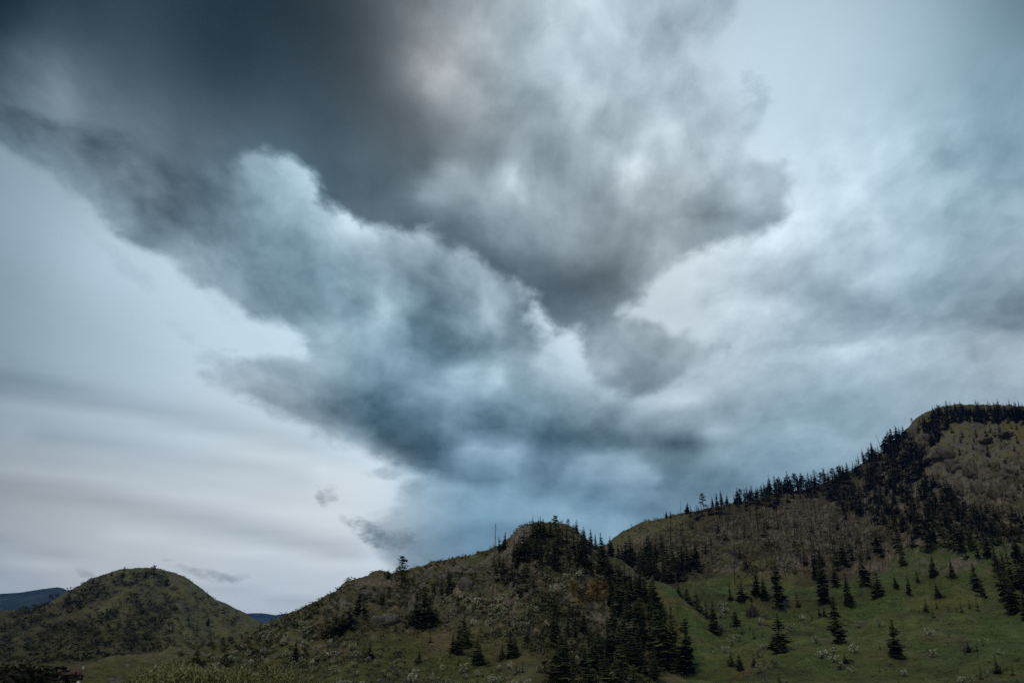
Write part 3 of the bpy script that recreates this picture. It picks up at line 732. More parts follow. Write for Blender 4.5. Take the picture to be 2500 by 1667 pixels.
def land_mat(name, fine=1.0, rockiness=1.0):
    m, T, b = base_mat(name)
    at = T.add('ShaderNodeAttribute', attribute_name='cover')
    geo = T.add('ShaderNodeNewGeometry')
    pos = geo.outputs['Position']
    nrm = T.sep(geo.outputs['True Normal'])
    n1 = T.noise(pos, 0.9 * fine, 5, 0.7)
    n2 = T.noise(pos, 0.16 * fine, 4, 0.6)
    n3 = T.noise(T.vec('MULTIPLY', pos, (0.25, 1.0, 2.2)), 0.55 * fine, 4, 0.65)   # small terraces across the slope
    v = T.math('ADD', T.rng(n1, 0.25, 0.75, 0.55, 1.5), T.rng(n2, 0.3, 0.7, -0.35, 0.35))
    v = T.math('ADD', v, T.rng(n3, 0.3, 0.7, -0.22, 0.22))
    v = T.math('MAXIMUM', v, 0.25)
    c = T.vec('SCALE', at.outputs['Color'], scale=v)
    # straw and bare earth showing between the tufts
    n4 = T.noise(T.vec('ADD', pos, (50, 0, 9)), 0.33 * fine, 6, 0.75)
    c = T.mix(T.rng(n4, 0.56, 0.72, 0.0, 0.55), c, (0.105, 0.088, 0.050))
    c = T.mix(T.rng(n4, 0.40, 0.28, 0.0, 0.6), c, (0.030, 0.032, 0.014))
    # rock where the slope is steep
    steep = T.math('ADD', nrm[2], T.rng(n2, 0.3, 0.7, -0.09, 0.09))
    rk = T.math('MULTIPLY', T.rng(steep, 0.80, 0.70, 0.0, rockiness), at.outputs['Alpha'])
    wv = T.noise(T.vec('MULTIPLY', pos, (1.2, 1.2, 0.3)), 0.8 * fine, 6, 0.7)
    rc = T.mix(T.rng(wv, 0.3, 0.7), (0.062, 0.050, 0.036), (0.25, 0.205, 0.150))
    c = T.mix(rk, c, rc)
    T.put(b.inputs['Base Color'], c)
    bp = T.add('ShaderNodeBump', {'Strength': 0.7, 'Distance': 0.5 / fine})
    T.put(bp.inputs['Height'], T.math('ADD', n1, T.math('MULTIPLY', wv, rk)))
    T.put(b.inputs['Normal'], bp.outputs[0])
    return m


def hill_object(name, hill, az_px, ncol, rows, mat, coverf, label):
    az0 = math.atan2(*[float(v) for v in ray(az_px[0], 1500)[:2]]); az1 = math.atan2(*[float(v) for v in ray(az_px[1], 1500)[:2]])
    az = np.linspace(az0, az1, ncol)
    s = np.concatenate([np.linspace(-0.06, 1.0, rows), 1 + np.array([.015, .03, .05, .08, .12, .18, .26, .38, .55, .8, 1.2])])
    A = np.repeat(az[None], len(s), 0)
    R, F, te = hill.parts(A)
    r = F + (R - F) * s[:, None]
    z = hill.height(A, r)
    # the ends sink into the ground
    x = np.sin(A) * r; y = np.cos(A) * r
    n0, n1 = A.shape
    V = np.stack([x, y, z], -1).reshape(-1, 3)
    i = np.arange(n0 * n1).reshape(n0, n1)
    F4 = np.stack([i[:-1, :-1], i[:-1, 1:], i[1:, 1:], i[1:, :-1]], -1).reshape(-1, 4)
    zmax = V[:, 2][F4].max(1)
    F4 = F4[zmax > -9]
    me = mesh_np(name, V, F4, [mat], smooth=True)
    if coverf is not None:
        px, py = project(x, y, z)
        c = coverf(px, py, x, y).reshape(-1, 3)
        grassy = sstep(1540, 1580, px) * sstep(1380, 1420, py)
        al = (1 - grassy).reshape(-1, 1)
        at = me.color_attributes.new('cover', 'FLOAT_COLOR', 'POINT')
        at.data.foreach_set('color', np.concatenate([c, al], 1).astype('f').ravel())
    o = link(name, me)
    tag(o, label, None, None, 'structure')
    return o


land_near = land_mat('hillside', 1.0)
land_far = land_mat('far_hillside', 0.5, 0.3)
hill_object('hill', knoll, (200, 1998), 960, 190, land_near, cover_knoll, 'rocky knoll with a wooded right flank in the middle of the picture')
hill_object('mountainside', right_mountain, (1182, 3990), 900, 230, land_near, cover_mountain, 'high dark mountainside rising to the right with a burnt slope and meadow below')
hill_object('grassy_hill', hill_left, (-895, 995), 520, 150, land_far, cover_left, 'rounded grassy hill on the left dotted with scrub')

mfar, T, b = base_mat('far_forest')
geo = T.add('ShaderNodeNewGeometry')
n = T.rng(T.noise(geo.outputs['Position'], 0.0035, 6, 0.7), 0.32, 0.68)
T.put(b.inputs['Base Color'], T.mix(n, (0.008, 0.014, 0.010), (0.060, 0.066, 0.036)))
hill_object('mountain', far_left, (-2990, 795), 420, 50, mfar, None, 'deep blue distant mountain at the left edge')
hill_object('mountain_range', far_mid, (-95, 1495), 300, 50, mfar, None, 'pale blue distant ridge in the gap between the hills')

# ground: one sheet to the horizon, finer near the viewer
rr = np.concatenate([np.linspace(0, 700, 150), np.geomspace(720, 17000, 36)])
aa = np.radians(np.concatenate([np.linspace(-180, -62, 30)[:-1], np.linspace(-62, 62, 260), np.linspace(62, 180, 30)[1:]]))
A, Rr = np.meshgrid(aa, rr)
x = np.sin(A) * Rr; y = np.cos(A) * Rr
z = np.where(Rr < 1500, ground_z(x, y), -0.4) - np.where(Rr > 1500, (Rr - 1500) * 0.00015, 0)
i = np.arange(A.size).reshape(A.shape)
F4 = np.stack([i[:-1, :-1], i[:-1, 1:], i[1:, 1:], i[1:, :-1]], -1).reshape(-1, 4)
me = mesh_np('ground', np.stack([x, y, z], -1).reshape(-1, 3), F4, [land_near], smooth=True)
nn = fbm(x, y, 60, 3)[..., None]
c = np.array(GRASS) * 0.95 + nn * np.array([0.02, 0.02, 0.006])
c = np.clip(c, 0.01, 1)
at = me.color_attributes.new('cover', 'FLOAT_COLOR', 'POINT')
at.data.foreach_set('color', np.concatenate([c.reshape(-1, 3), np.ones((c[..., 0].size, 1))], 1).astype('f').ravel())
tag(link('ground', me), 'flat green valley meadow at the foot of the hills', None, None, 'structure')

# =====================================================================
#  where things stand
# =====================================================================
class Grid:
    def __init__(self, hill, px0, px1, n=1400, m=420):
        a0 = float(np.arctan2(*ray(px0, 1500)[:2])); a1 = float(np.arctan2(*ray(px1, 1500)[:2]))
        self.hill = hill
        self.az = np.linspace(a0, a1, n)
        s = np.linspace(0.0, 1.0, m)
        A = np.repeat(self.az[:, None], m, 1)
        R, F, _ = hill.parts(A)
        self.r = F + (R - F) * s[None]
        z = np.maximum(hill.height(A, self.r), ground_z(np.sin(A) * self.r, np.cos(A) * self.r))
        self.te = np.maximum.accumulate((z - CAM_Z) / self.r, axis=1)

    def hit(self, px, py):
        """points of this hill seen at those pixels of the photograph"""
        px = np.atleast_1d(np.asarray(px, float)); py = np.atleast_1d(np.asarray(py, float))
        dx, dy, dz = ray(px, py)
        az = np.arctan2(dx, dy); te = dz / np.hypot(dx, dy)
        c = np.clip(np.round((az - self.az[0]) / (self.az[1] - self.az[0])).astype(int), 0, len(self.az) - 1)
        out = np.empty((len(px), 3))
        for k in range(len(px)):
            col = self.te[c[k]]
            j = min(max(int(np.searchsorted(col, te[k])), 1), len(col) - 1)
            f = np.clip((te[k] - col[j - 1]) / (col[j] - col[j - 1] + 1e-9), 0, 1)
            out[k, 2] = self.r[c[k], j - 1] * (1 - f) + self.r[c[k], j] * f
        r = out[:, 2].copy()
        out[:, 0] = np.sin(az) * r; out[:, 1] = np.cos(az) * r
        out[:, 2] = np.maximum(self.hill.height(az, r), ground_z(out[:, 0], out[:, 1]))
        return out


GK = Grid(knoll, 300, 1780)
GD = Grid(right_mountain, 1250, 2700)
GL = Grid(hill_left, -250, 900, 700)


def in_poly(poly, n, spacing=0.0, seed=0, warp=0.0):
    r = np.random.default_rng(seed)
    P = np.array(poly, float)
    lo, hi = P.min(0), P.max(0)
    pts = []
    tries = 0
    while len(pts) < n and tries < 60:
        tries += 1
        q = r.uniform(lo, hi, (max(n, 50), 2))
        q = q[poly_sdf(poly, q[:, 0], q[:, 1]) > r.uniform(-warp, warp, len(q))]
        for p in q:
            if spacing and pts:
                d = np.array(pts[-250:]) - p
                if (np.hypot(d[:, 0], d[:, 1]) < spacing * r.uniform(0.5, 1.3)).any():
                    continue
            pts.append(p)
            if len(pts) >= n:
                break
    return np.array(pts)


def px_per_m(p):
    """pixels of the photograph covered by one upright metre at that point"""
    x0, y0 = project(p[0], p[1], p[2]); x1, y1 = project(p[0], p[1], p[2] + 1.0)
    return math.hypot(float(x1 - x0), float(y1 - y0))


def part_of(label, pts, p):
    """says in which part of its stand a plant grows"""
    P = np.array(pts)
    fx = (p[0] - P[:, 0].min()) / (np.ptp(P[:, 0]) + 1e-6); fy = (p[1] - P[:, 1].min()) / (np.ptp(P[:, 1]) + 1e-6)
    v = 'upper' if fy < 0.34 else ('lower' if fy > 0.67 else 'middle')
    h = 'left' if fx < 0.34 else ('right' if fx > 0.67 else 'centre')
    return '%s, %s %s part' % (label, v, h) if len(label.split()) <= 13 else label


# =====================================================================
#  plant materials
# =====================================================================
def plant_mat(name, dark, light, spread=0.5, rough=0.9):
    m, T, b = base_mat(name, rough)
    geo = T.add('ShaderNodeNewGeometry')
    oi = T.add('ShaderNodeObjectInfo')
    n = T.noise(geo.outputs['Position'], 0.45, 3, 0.6)
    f = T.math('ADD', T.math('MULTIPLY', geo.outputs['Random Per Island'], 0.5), T.math('MULTIPLY', n, 0.5))
    f = T.math('ADD', f, T.math('MULTIPLY_ADD', oi.outputs['Random'], spread, -0.5 * spread), clamp=True)
    T.put(b.inputs['Base Color'], T.mix(T.rng(f, 0.15, 0.85), dark, light))
    return m


NEEDLE = plant_mat('fir_needles', (0.030, 0.038, 0.017), (0.112, 0.122, 0.046), 0.7)
NEEDLE2 = plant_mat('pine_needles', (0.026, 0.030, 0.012), (0.100, 0.098, 0.036), 0.7)
BARK = plant_mat('bark', (0.030, 0.024, 0.019), (0.075, 0.060, 0.048))
DEADWOOD = plant_mat('dead_wood', (0.026, 0.021, 0.018), (0.095, 0.080, 0.068), 0.9)
PALEWOOD = plant_mat('bleached_wood', (0.14, 0.12, 0.10), (0.26, 0.23, 0.20))
BLOSSOM = plant_mat('blossom', (0.13, 0.14, 0.070), (0.40, 0.395, 0.27), 0.7)
SHRUBLEAF = plant_mat('shrub_leaves', (0.040, 0.046, 0.018), (0.105, 0.112, 0.042), 0.6)
SAGELEAF = plant_mat('sage_leaves', (0.060, 0.062, 0.038), (0.165, 0.162, 0.105), 0.6)
OCHRELEAF = plant_mat('ochre_leaves', (0.070, 0.042, 0.014), (0.20, 0.125, 0.030), 0.5)
WILLOWLEAF = plant_mat('willow_catkins', (0.15, 0.138, 0.060), (0.33, 0.295, 0.130), 0.4)
WILLOWSTEM = plant_mat('willow_stems', (0.060, 0.038, 0.024), (0.135, 0.090, 0.052), 0.4)
DARKLEAF = plant_mat('dark_leaves', (0.014, 0.014, 0.008), (0.042, 0.036, 0.016), 0.4)
RUSTLEAF = plant_mat('rusty_leaves', (0.080, 0.034, 0.020), (0.17, 0.075, 0.045), 0.3)


# =====================================================================
#  plant shapes, all one metre tall
# =====================================================================
def tube(points, radii, sides=5):
    P = np.array(points, float)
    V = []; F = []
    for i, p in enumerate(P):
        d = P[min(i + 1, len(P) - 1)] - P[max(i - 1, 0)]
        d = d / (np.linalg.norm(d) + 1e-9)
        a = np.cross(d, (0.3, 0.9, 0.2)); a /= np.linalg.norm(a) + 1e-9
        b = np.cross(d, a)
        for k in range(sides):
            t = 2 * math.pi * k / sides
            V.append(p + radii[i] * (math.cos(t) * a + math.sin(t) * b))
    for i in range(len(P) - 1):
        for k in range(sides):
            a0 = i * sides + k; a1 = i * sides + (k + 1) % sides
            F.append((a0, a1, a1 + sides)); F.append((a0, a1 + sides, a0 + sides))
    return np.array(V), np.array(F)


def join(parts):
    V = []; F = []; n = 0
    for v, f in parts:
        V.append(v); F.append(np.asarray(f) + n); n += len(v)
    return np.concatenate(V), np.concatenate(F)


def fir_shape(seed, whorls=24, per=7, width=0.17, bare=0.08, ragged=0.35, shape=0.85):
    r = np.random.default_rng(seed)
    V = []; F = []
    lean = r.normal(0, 0.008, 2)
    gap = r.uniform(0, 2 * math.pi)
    mod = r.uniform(1 - ragged * 1.25, 1.18, (12, 6)); thin = r.uniform(0.25, 0.9); broken = r.random() < 0.3
    for w in range(whorls):
        t = (w + r.uniform(-0.4, 0.4)) / whorls
        t = min(max(t, 0.0), 0.995)
        h = bare + (1.0 - bare) * t
        rad = width * (1 - t) ** shape * (0.62 + 0.38 * min(1, t * 6)) + 0.010
        n = max(3, int(round(per * (1 - 0.5 * t))))
        a0 = r.uniform(0, 6.28)
        for k in range(n):
            a = a0 + 6.2832 * (k + r.uniform(-0.35, 0.35)) / n
            L = rad * r.uniform(1 - ragged, 1 + ragged * 0.55)
            if r.random() < 0.10:
                L *= 0.45
            L *= 1 - 0.35 * max(0, math.cos(a - gap)) * (1 - t)
            L *= mod[int(t * 11.9), int((a % 6.2832) / 1.0472) % 6]
            if abs(t - thin) < 0.05 and r.random() < 0.55:
                continue
            if broken and t > 0.9:
                L *= 1.7
            c, s = math.cos(a), math.sin(a)
            droop = L * r.uniform(0.10, 0.55) * (1.0 - 0.9 * t)
            wd = L * r.uniform(0.26, 0.42)
            bx, by = lean * h
            up = 0.010
            B = (bx, by, h + up)
            M1 = (bx + c * L * 0.55 - s * wd, by + s * L * 0.55 + c * wd, h - droop * 0.45 - r.uniform(0, 0.012))
            M2 = (bx + c * L * 0.55 + s * wd, by + s * L * 0.55 - c * wd, h - droop * 0.45 - r.uniform(0, 0.012))
            Tp = (bx + c * L, by + s * L, h - droop + 0.006)
            H = (bx + c * L * 0.62, by + s * L * 0.62, h - droop * 0.6 - 0.030 * (1 - 0.6 * t) * r.uniform(0.6, 1.4))
            i = len(V)
            V += [B, M1, Tp, M2, H]
            F += [(i, i + 1, i + 2), (i, i + 2, i + 3), (i, i + 4, i + 2), (i + 1, i + 4, i + 3)]
    top = len(V)
    V += [(lean[0] - .006, lean[1], 0.955), (lean[0] + .006, lean[1], 0.955), (lean[0], lean[1] + .006, 0.955), (lean[0], lean[1], 1.0)]
    F += [(top, top + 1, top + 3), (top + 1, top + 2, top + 3), (top + 2, top, top + 3)]
    crown = (np.array(V), np.array(F))
    trunk = tube([(0, 0, -0.03), (lean[0] * .4, lean[1] * .4, 0.35), (lean[0], lean[1], 0.96)], [0.016, 0.011, 0.003], 5)
    return crown, trunk


def pine_shape(seed, clumps=34, bare=0.22):
    """open, gappy old conifer: tufts on separate limbs"""
    r = np.random.default_rng(seed)
    V = []; F = []; limbs = []
    for k in range(clumps):
        t = r.uniform(0, 1) ** 0.85
        h = bare + (0.98 - bare) * t
        L = (0.20 * (1 - t) ** 0.7 + 0.03) * r.uniform(0.55, 1.15)
        a = r.uniform(0, 6.28)
        c, s = math.cos(a), math.sin(a)
        tip = np.array([c * L, s * L, h - L * r.uniform(-0.1, 0.35)])
        limbs.append(tube([(0, 0, h), tip], [0.005, 0.002], 3))
        for j in range(9):
            q = tip * (1, 1, 0) * r.uniform(0.35, 1.1) + np.array([0, 0, tip[2]]) + r.normal(0, 0.020, 3) * (1, 1, 0.6)
            d = r.normal(0, 1, (3, 3)) * (0.034, 0.034, 0.016)
            i = len(V)
            V += [tuple(q + d[0]), tuple(q + d[1]), tuple(q + d[2])]
            F.append((i, i + 1, i + 2))
    trunk = join([tube([(0, 0, -0.03), (0.006, 0, 0.5), (0, 0.004, 0.985)], [0.017, 0.012, 0.002], 5)] + limbs)
    return (np.array(V), np.array(F)), trunk


def snag_shape(seed, branches=26, top=1.0):
    r = np.random.default_rng(seed)
    lx, ly = r.normal(0, 0.035, 2)
    trunk = tube([(0, 0, -0.03), (lx * .4, ly * .4, 0.45), (lx, ly, top)], [0.012, 0.009, 0.0035], 4)
    B = []
    for k in range(branches):
        t = r.uniform(0.18, 0.97)
        L = (0.115 * (1 - t) ** 0.6 + 0.012) * r.uniform(0.3, 1.1)
        a = r.uniform(0, 6.28)
        p = np.array([lx * t, ly * t, t])
        e = p + np.array([math.cos(a) * L, math.sin(a) * L, L * r.uniform(-0.5, 0.35)])
        B.append(tube([p, (p + e) / 2 + (0, 0, -0.004), e], [0.0030, 0.0024, 0.0010], 3))
    return trunk, (join(B) if B else None)


def shrub_shape(seed, leaves=70, squash=0.9, size=0.11, stems=5, hollow=0.45):
    """rounded airy bush one metre tall: leaf clumps over a few stems"""
    r = np.random.default_rng(seed)
    lob = r.normal(0, 0.24, (4, 2))
    V = []; F = []
    for k in range(leaves):
        l = lob[r.integers(0, 4)]
        d = r.normal(0, 1, 3); d /= np.linalg.norm(d)
        rad = hollow + (1 - hollow) * r.random() ** 0.5
        q = np.array([l[0] * 0.6 + d[0] * 0.42 * squash * rad, l[1] * 0.6 + d[1] * 0.42 * squash * rad, 0.56 + d[2] * 0.44 * rad])
        q[2] = max(q[2], 0.04)
        e = r.normal(0, size, (3, 3))
        i = len(V)
        V += [tuple(q + e[0]), tuple(q + e[1]), tuple(q + e[2])]
        F.append((i, i + 1, i + 2))
    S = [tube([(0, 0, -0.05), (r.normal(0, 0.1), r.normal(0, 0.1), 0.35), (r.normal(0, 0.25), r.normal(0, 0.25), 0.75)], [0.020, 0.014, 0.005], 3) for _ in range(stems)]
    return (np.array(V), np.array(F)), join(S)


FIRS = [fir_shape(100 + i, whorls=w, per=p, width=wd, bare=b, ragged=rg, shape=sh) for i, (w, p, wd, b, rg, sh) in enumerate([
    (26, 8, 0.17, 0.06, 0.35, 0.85), (30, 8, 0.145, 0.10, 0.40, 0.80), (24, 8, 0.20, 0.05, 0.40, 0.90), (28, 7, 0.125, 0.14, 0.45, 0.75), (26, 8, 0.165, 0.12, 0.50, 0.70), (22, 8, 0.155, 0.18, 0.55, 0.65), (24, 9, 0.19, 0.10, 0.55, 0.55), (27, 7, 0.15, 0.20, 0.60, 0.60), (22, 8, 0.21, 0.06, 0.45, 0.75), (30, 7, 0.135, 0.08, 0.55, 0.90)])]
BIGFIRS = [fir_shape(200 + i, whorls=w, per=11, width=wd, bare=b, ragged=rg, shape=sh) for i, (w, wd, b, rg, sh) in enumerate([
    (34, 0.215, 0.03, 0.42, 0.85), (36, 0.16, 0.06, 0.40, 0.72), (34, 0.19, 0.05, 0.45, 0.70), (38, 0.14, 0.10, 0.55, 0.62)])]
LOWFIRS = [fir_shape(300 + i, whorls=13, per=5, width=wd, bare=0.05, ragged=0.45, shape=0.8) for i, wd in enumerate((0.17, 0.20, 0.15, 0.19))]
YOUNG = [fir_shape(400 + i, whorls=14, per=7, width=wd, bare=0.02, ragged=0.45, shape=0.75) for i, wd in enumerate((0.30, 0.26, 0.34))]
PINES = [pine_shape(500 + i, c, b) for i, (c, b) in enumerate(((40, 0.20), (30, 0.30), (46, 0.15)))]
SNAGS = [snag_shape(600 + i, b, t) for i, (b, t) in enumerate(((26, 1.0), (14, 1.0), (34, 1.0), (8, 0.92), (20, 1.0)))]
SHRUBS = [shrub_shape(700 + i, 90, s, 0.092) for i, s in enumerate((0.9, 1.15, 0.7, 1.0))]
LOWSHRUBS = [shrub_shape(720 + i, 26, 1.2, 0.13, 2) for i in range(6)]
TINYSHRUBS = [shrub_shape(740 + i, 12, 1.5, 0.20, 1) for i in range(6)]


def meshes(shapes, name, crown_mat, trunk_mat):
    out = []
    for c, t in shapes:
        one = join([c, t])
        idx = np.concatenate([np.zeros(len(c[1])), np.ones(len(t[1]))])
        out.append((mesh_np('crown', c[0], c[1], [crown_mat]), mesh_np('trunk', t[0], t[1], [trunk_mat]),
                    mesh_np(name, one[0], one[1], [crown_mat, trunk_mat], idx)))
    return out


M_FIR = meshes(FIRS, 'fir_tree', NEEDLE, BARK)
M_BIG = meshes(BIGFIRS, 'fir_tree', NEEDLE, BARK)
M_YOUNG = meshes(YOUNG, 'young_fir', NEEDLE2, BARK)
M_PINE = meshes(PINES, 'pine_tree', NEEDLE2, BARK)


def snag_meshes(mat):
    out = []
    for t, b in SNAGS:
        one = join([t, b])
        out.append((mesh_np('branches', b[0], b[1], [mat]), mesh_np('trunk', t[0], t[1], [mat]), mesh_np('dead_tree', one[0], one[1], [mat])))
    return out


M_SNAG = snag_meshes(DEADWOOD)
M_PALE = snag_meshes(PALEWOOD)
M_BLOOM = [(mesh_np('blossom', c[0], c[1], [BLOSSOM]), mesh_np('stems', t[0], t[1], [BARK]), mesh_np('flowering_shrub', *join([c, t]), [BLOSSOM, BARK], np.concatenate([np.zeros(len(c[1])), np.ones(len(t[1]))]))) for c, t in SHRUBS]


def shrub_meshes(name, mat, shapes=SHRUBS):
    return [(mesh_np('foliage', c[0], c[1], [mat]), mesh_np('stems', t[0], t[1], [BARK]), mesh_np(name, *join([c, t]), [mat, BARK], np.concatenate([np.zeros(len(c[1])), np.ones(len(t[1]))]))) for c, t in shapes]


M_SHRUB = shrub_meshes('shrub', SHRUBLEAF)
M_SAGE = shrub_meshes('sagebrush', SAGELEAF)
M_OCHRE = shrub_meshes('ochre_shrub', OCHRELEAF)
M_DARK = shrub_meshes('dark_shrub', DARKLEAF, [shrub_shape(780 + i, 260, 1.2, 0.06, 6) for i in range(3)])
M_RUST = shrub_meshes('rusty_shrub', RUSTLEAF, SHRUBS[:1])


def plant(name, mset, p, h, label, cat, group=None, wide=1.0, parts=True, names=('crown', 'trunk')):
    """one plant: an empty with its parts, or one small mesh when it is only a few pixels tall"""
    rz = random.uniform(0, 6.283)
    sx = h * wide * random.uniform(0.9, 1.1)
    if parts:
        o = bpy.data.objects.new(name, None); COL.objects.link(o)
        o.empty_display_size = 0.5
        for n, me in zip(names, mset[:2]):
            link(n, me, o)
    else:
        o = link(name, mset[2])
    o.location = (float(p[0]), float(p[1]), float(p[2]) - 0.01 * h)
    o.rotation_euler = (random.gauss(0, 0.030), random.gauss(0, 0.030), rz)
    o.scale = (sx, sx, h)
    return tag(o, label, cat, group)


# =====================================================================
#  conifers placed one by one
# =====================================================================
def fr(x0, y0, s):
    return lambda X, Y: (x0 + s * X, y0 + s * Y)


R1, R2, R3, R4 = fr(0, 1340, 0.2085), fr(390, 1340, 0.2085), fr(780, 1240, 0.2723), fr(1180, 1240, 0.2723)
R5, R6, R7, R8 = fr(1580, 1240, 0.2723), fr(2000, 1240, 0.2723), fr(2000, 940, 0.2296), fr(1500, 1060, 0.2168)
MF = 'firs on the green meadow'
SK = 'trees along the mountain skyline'
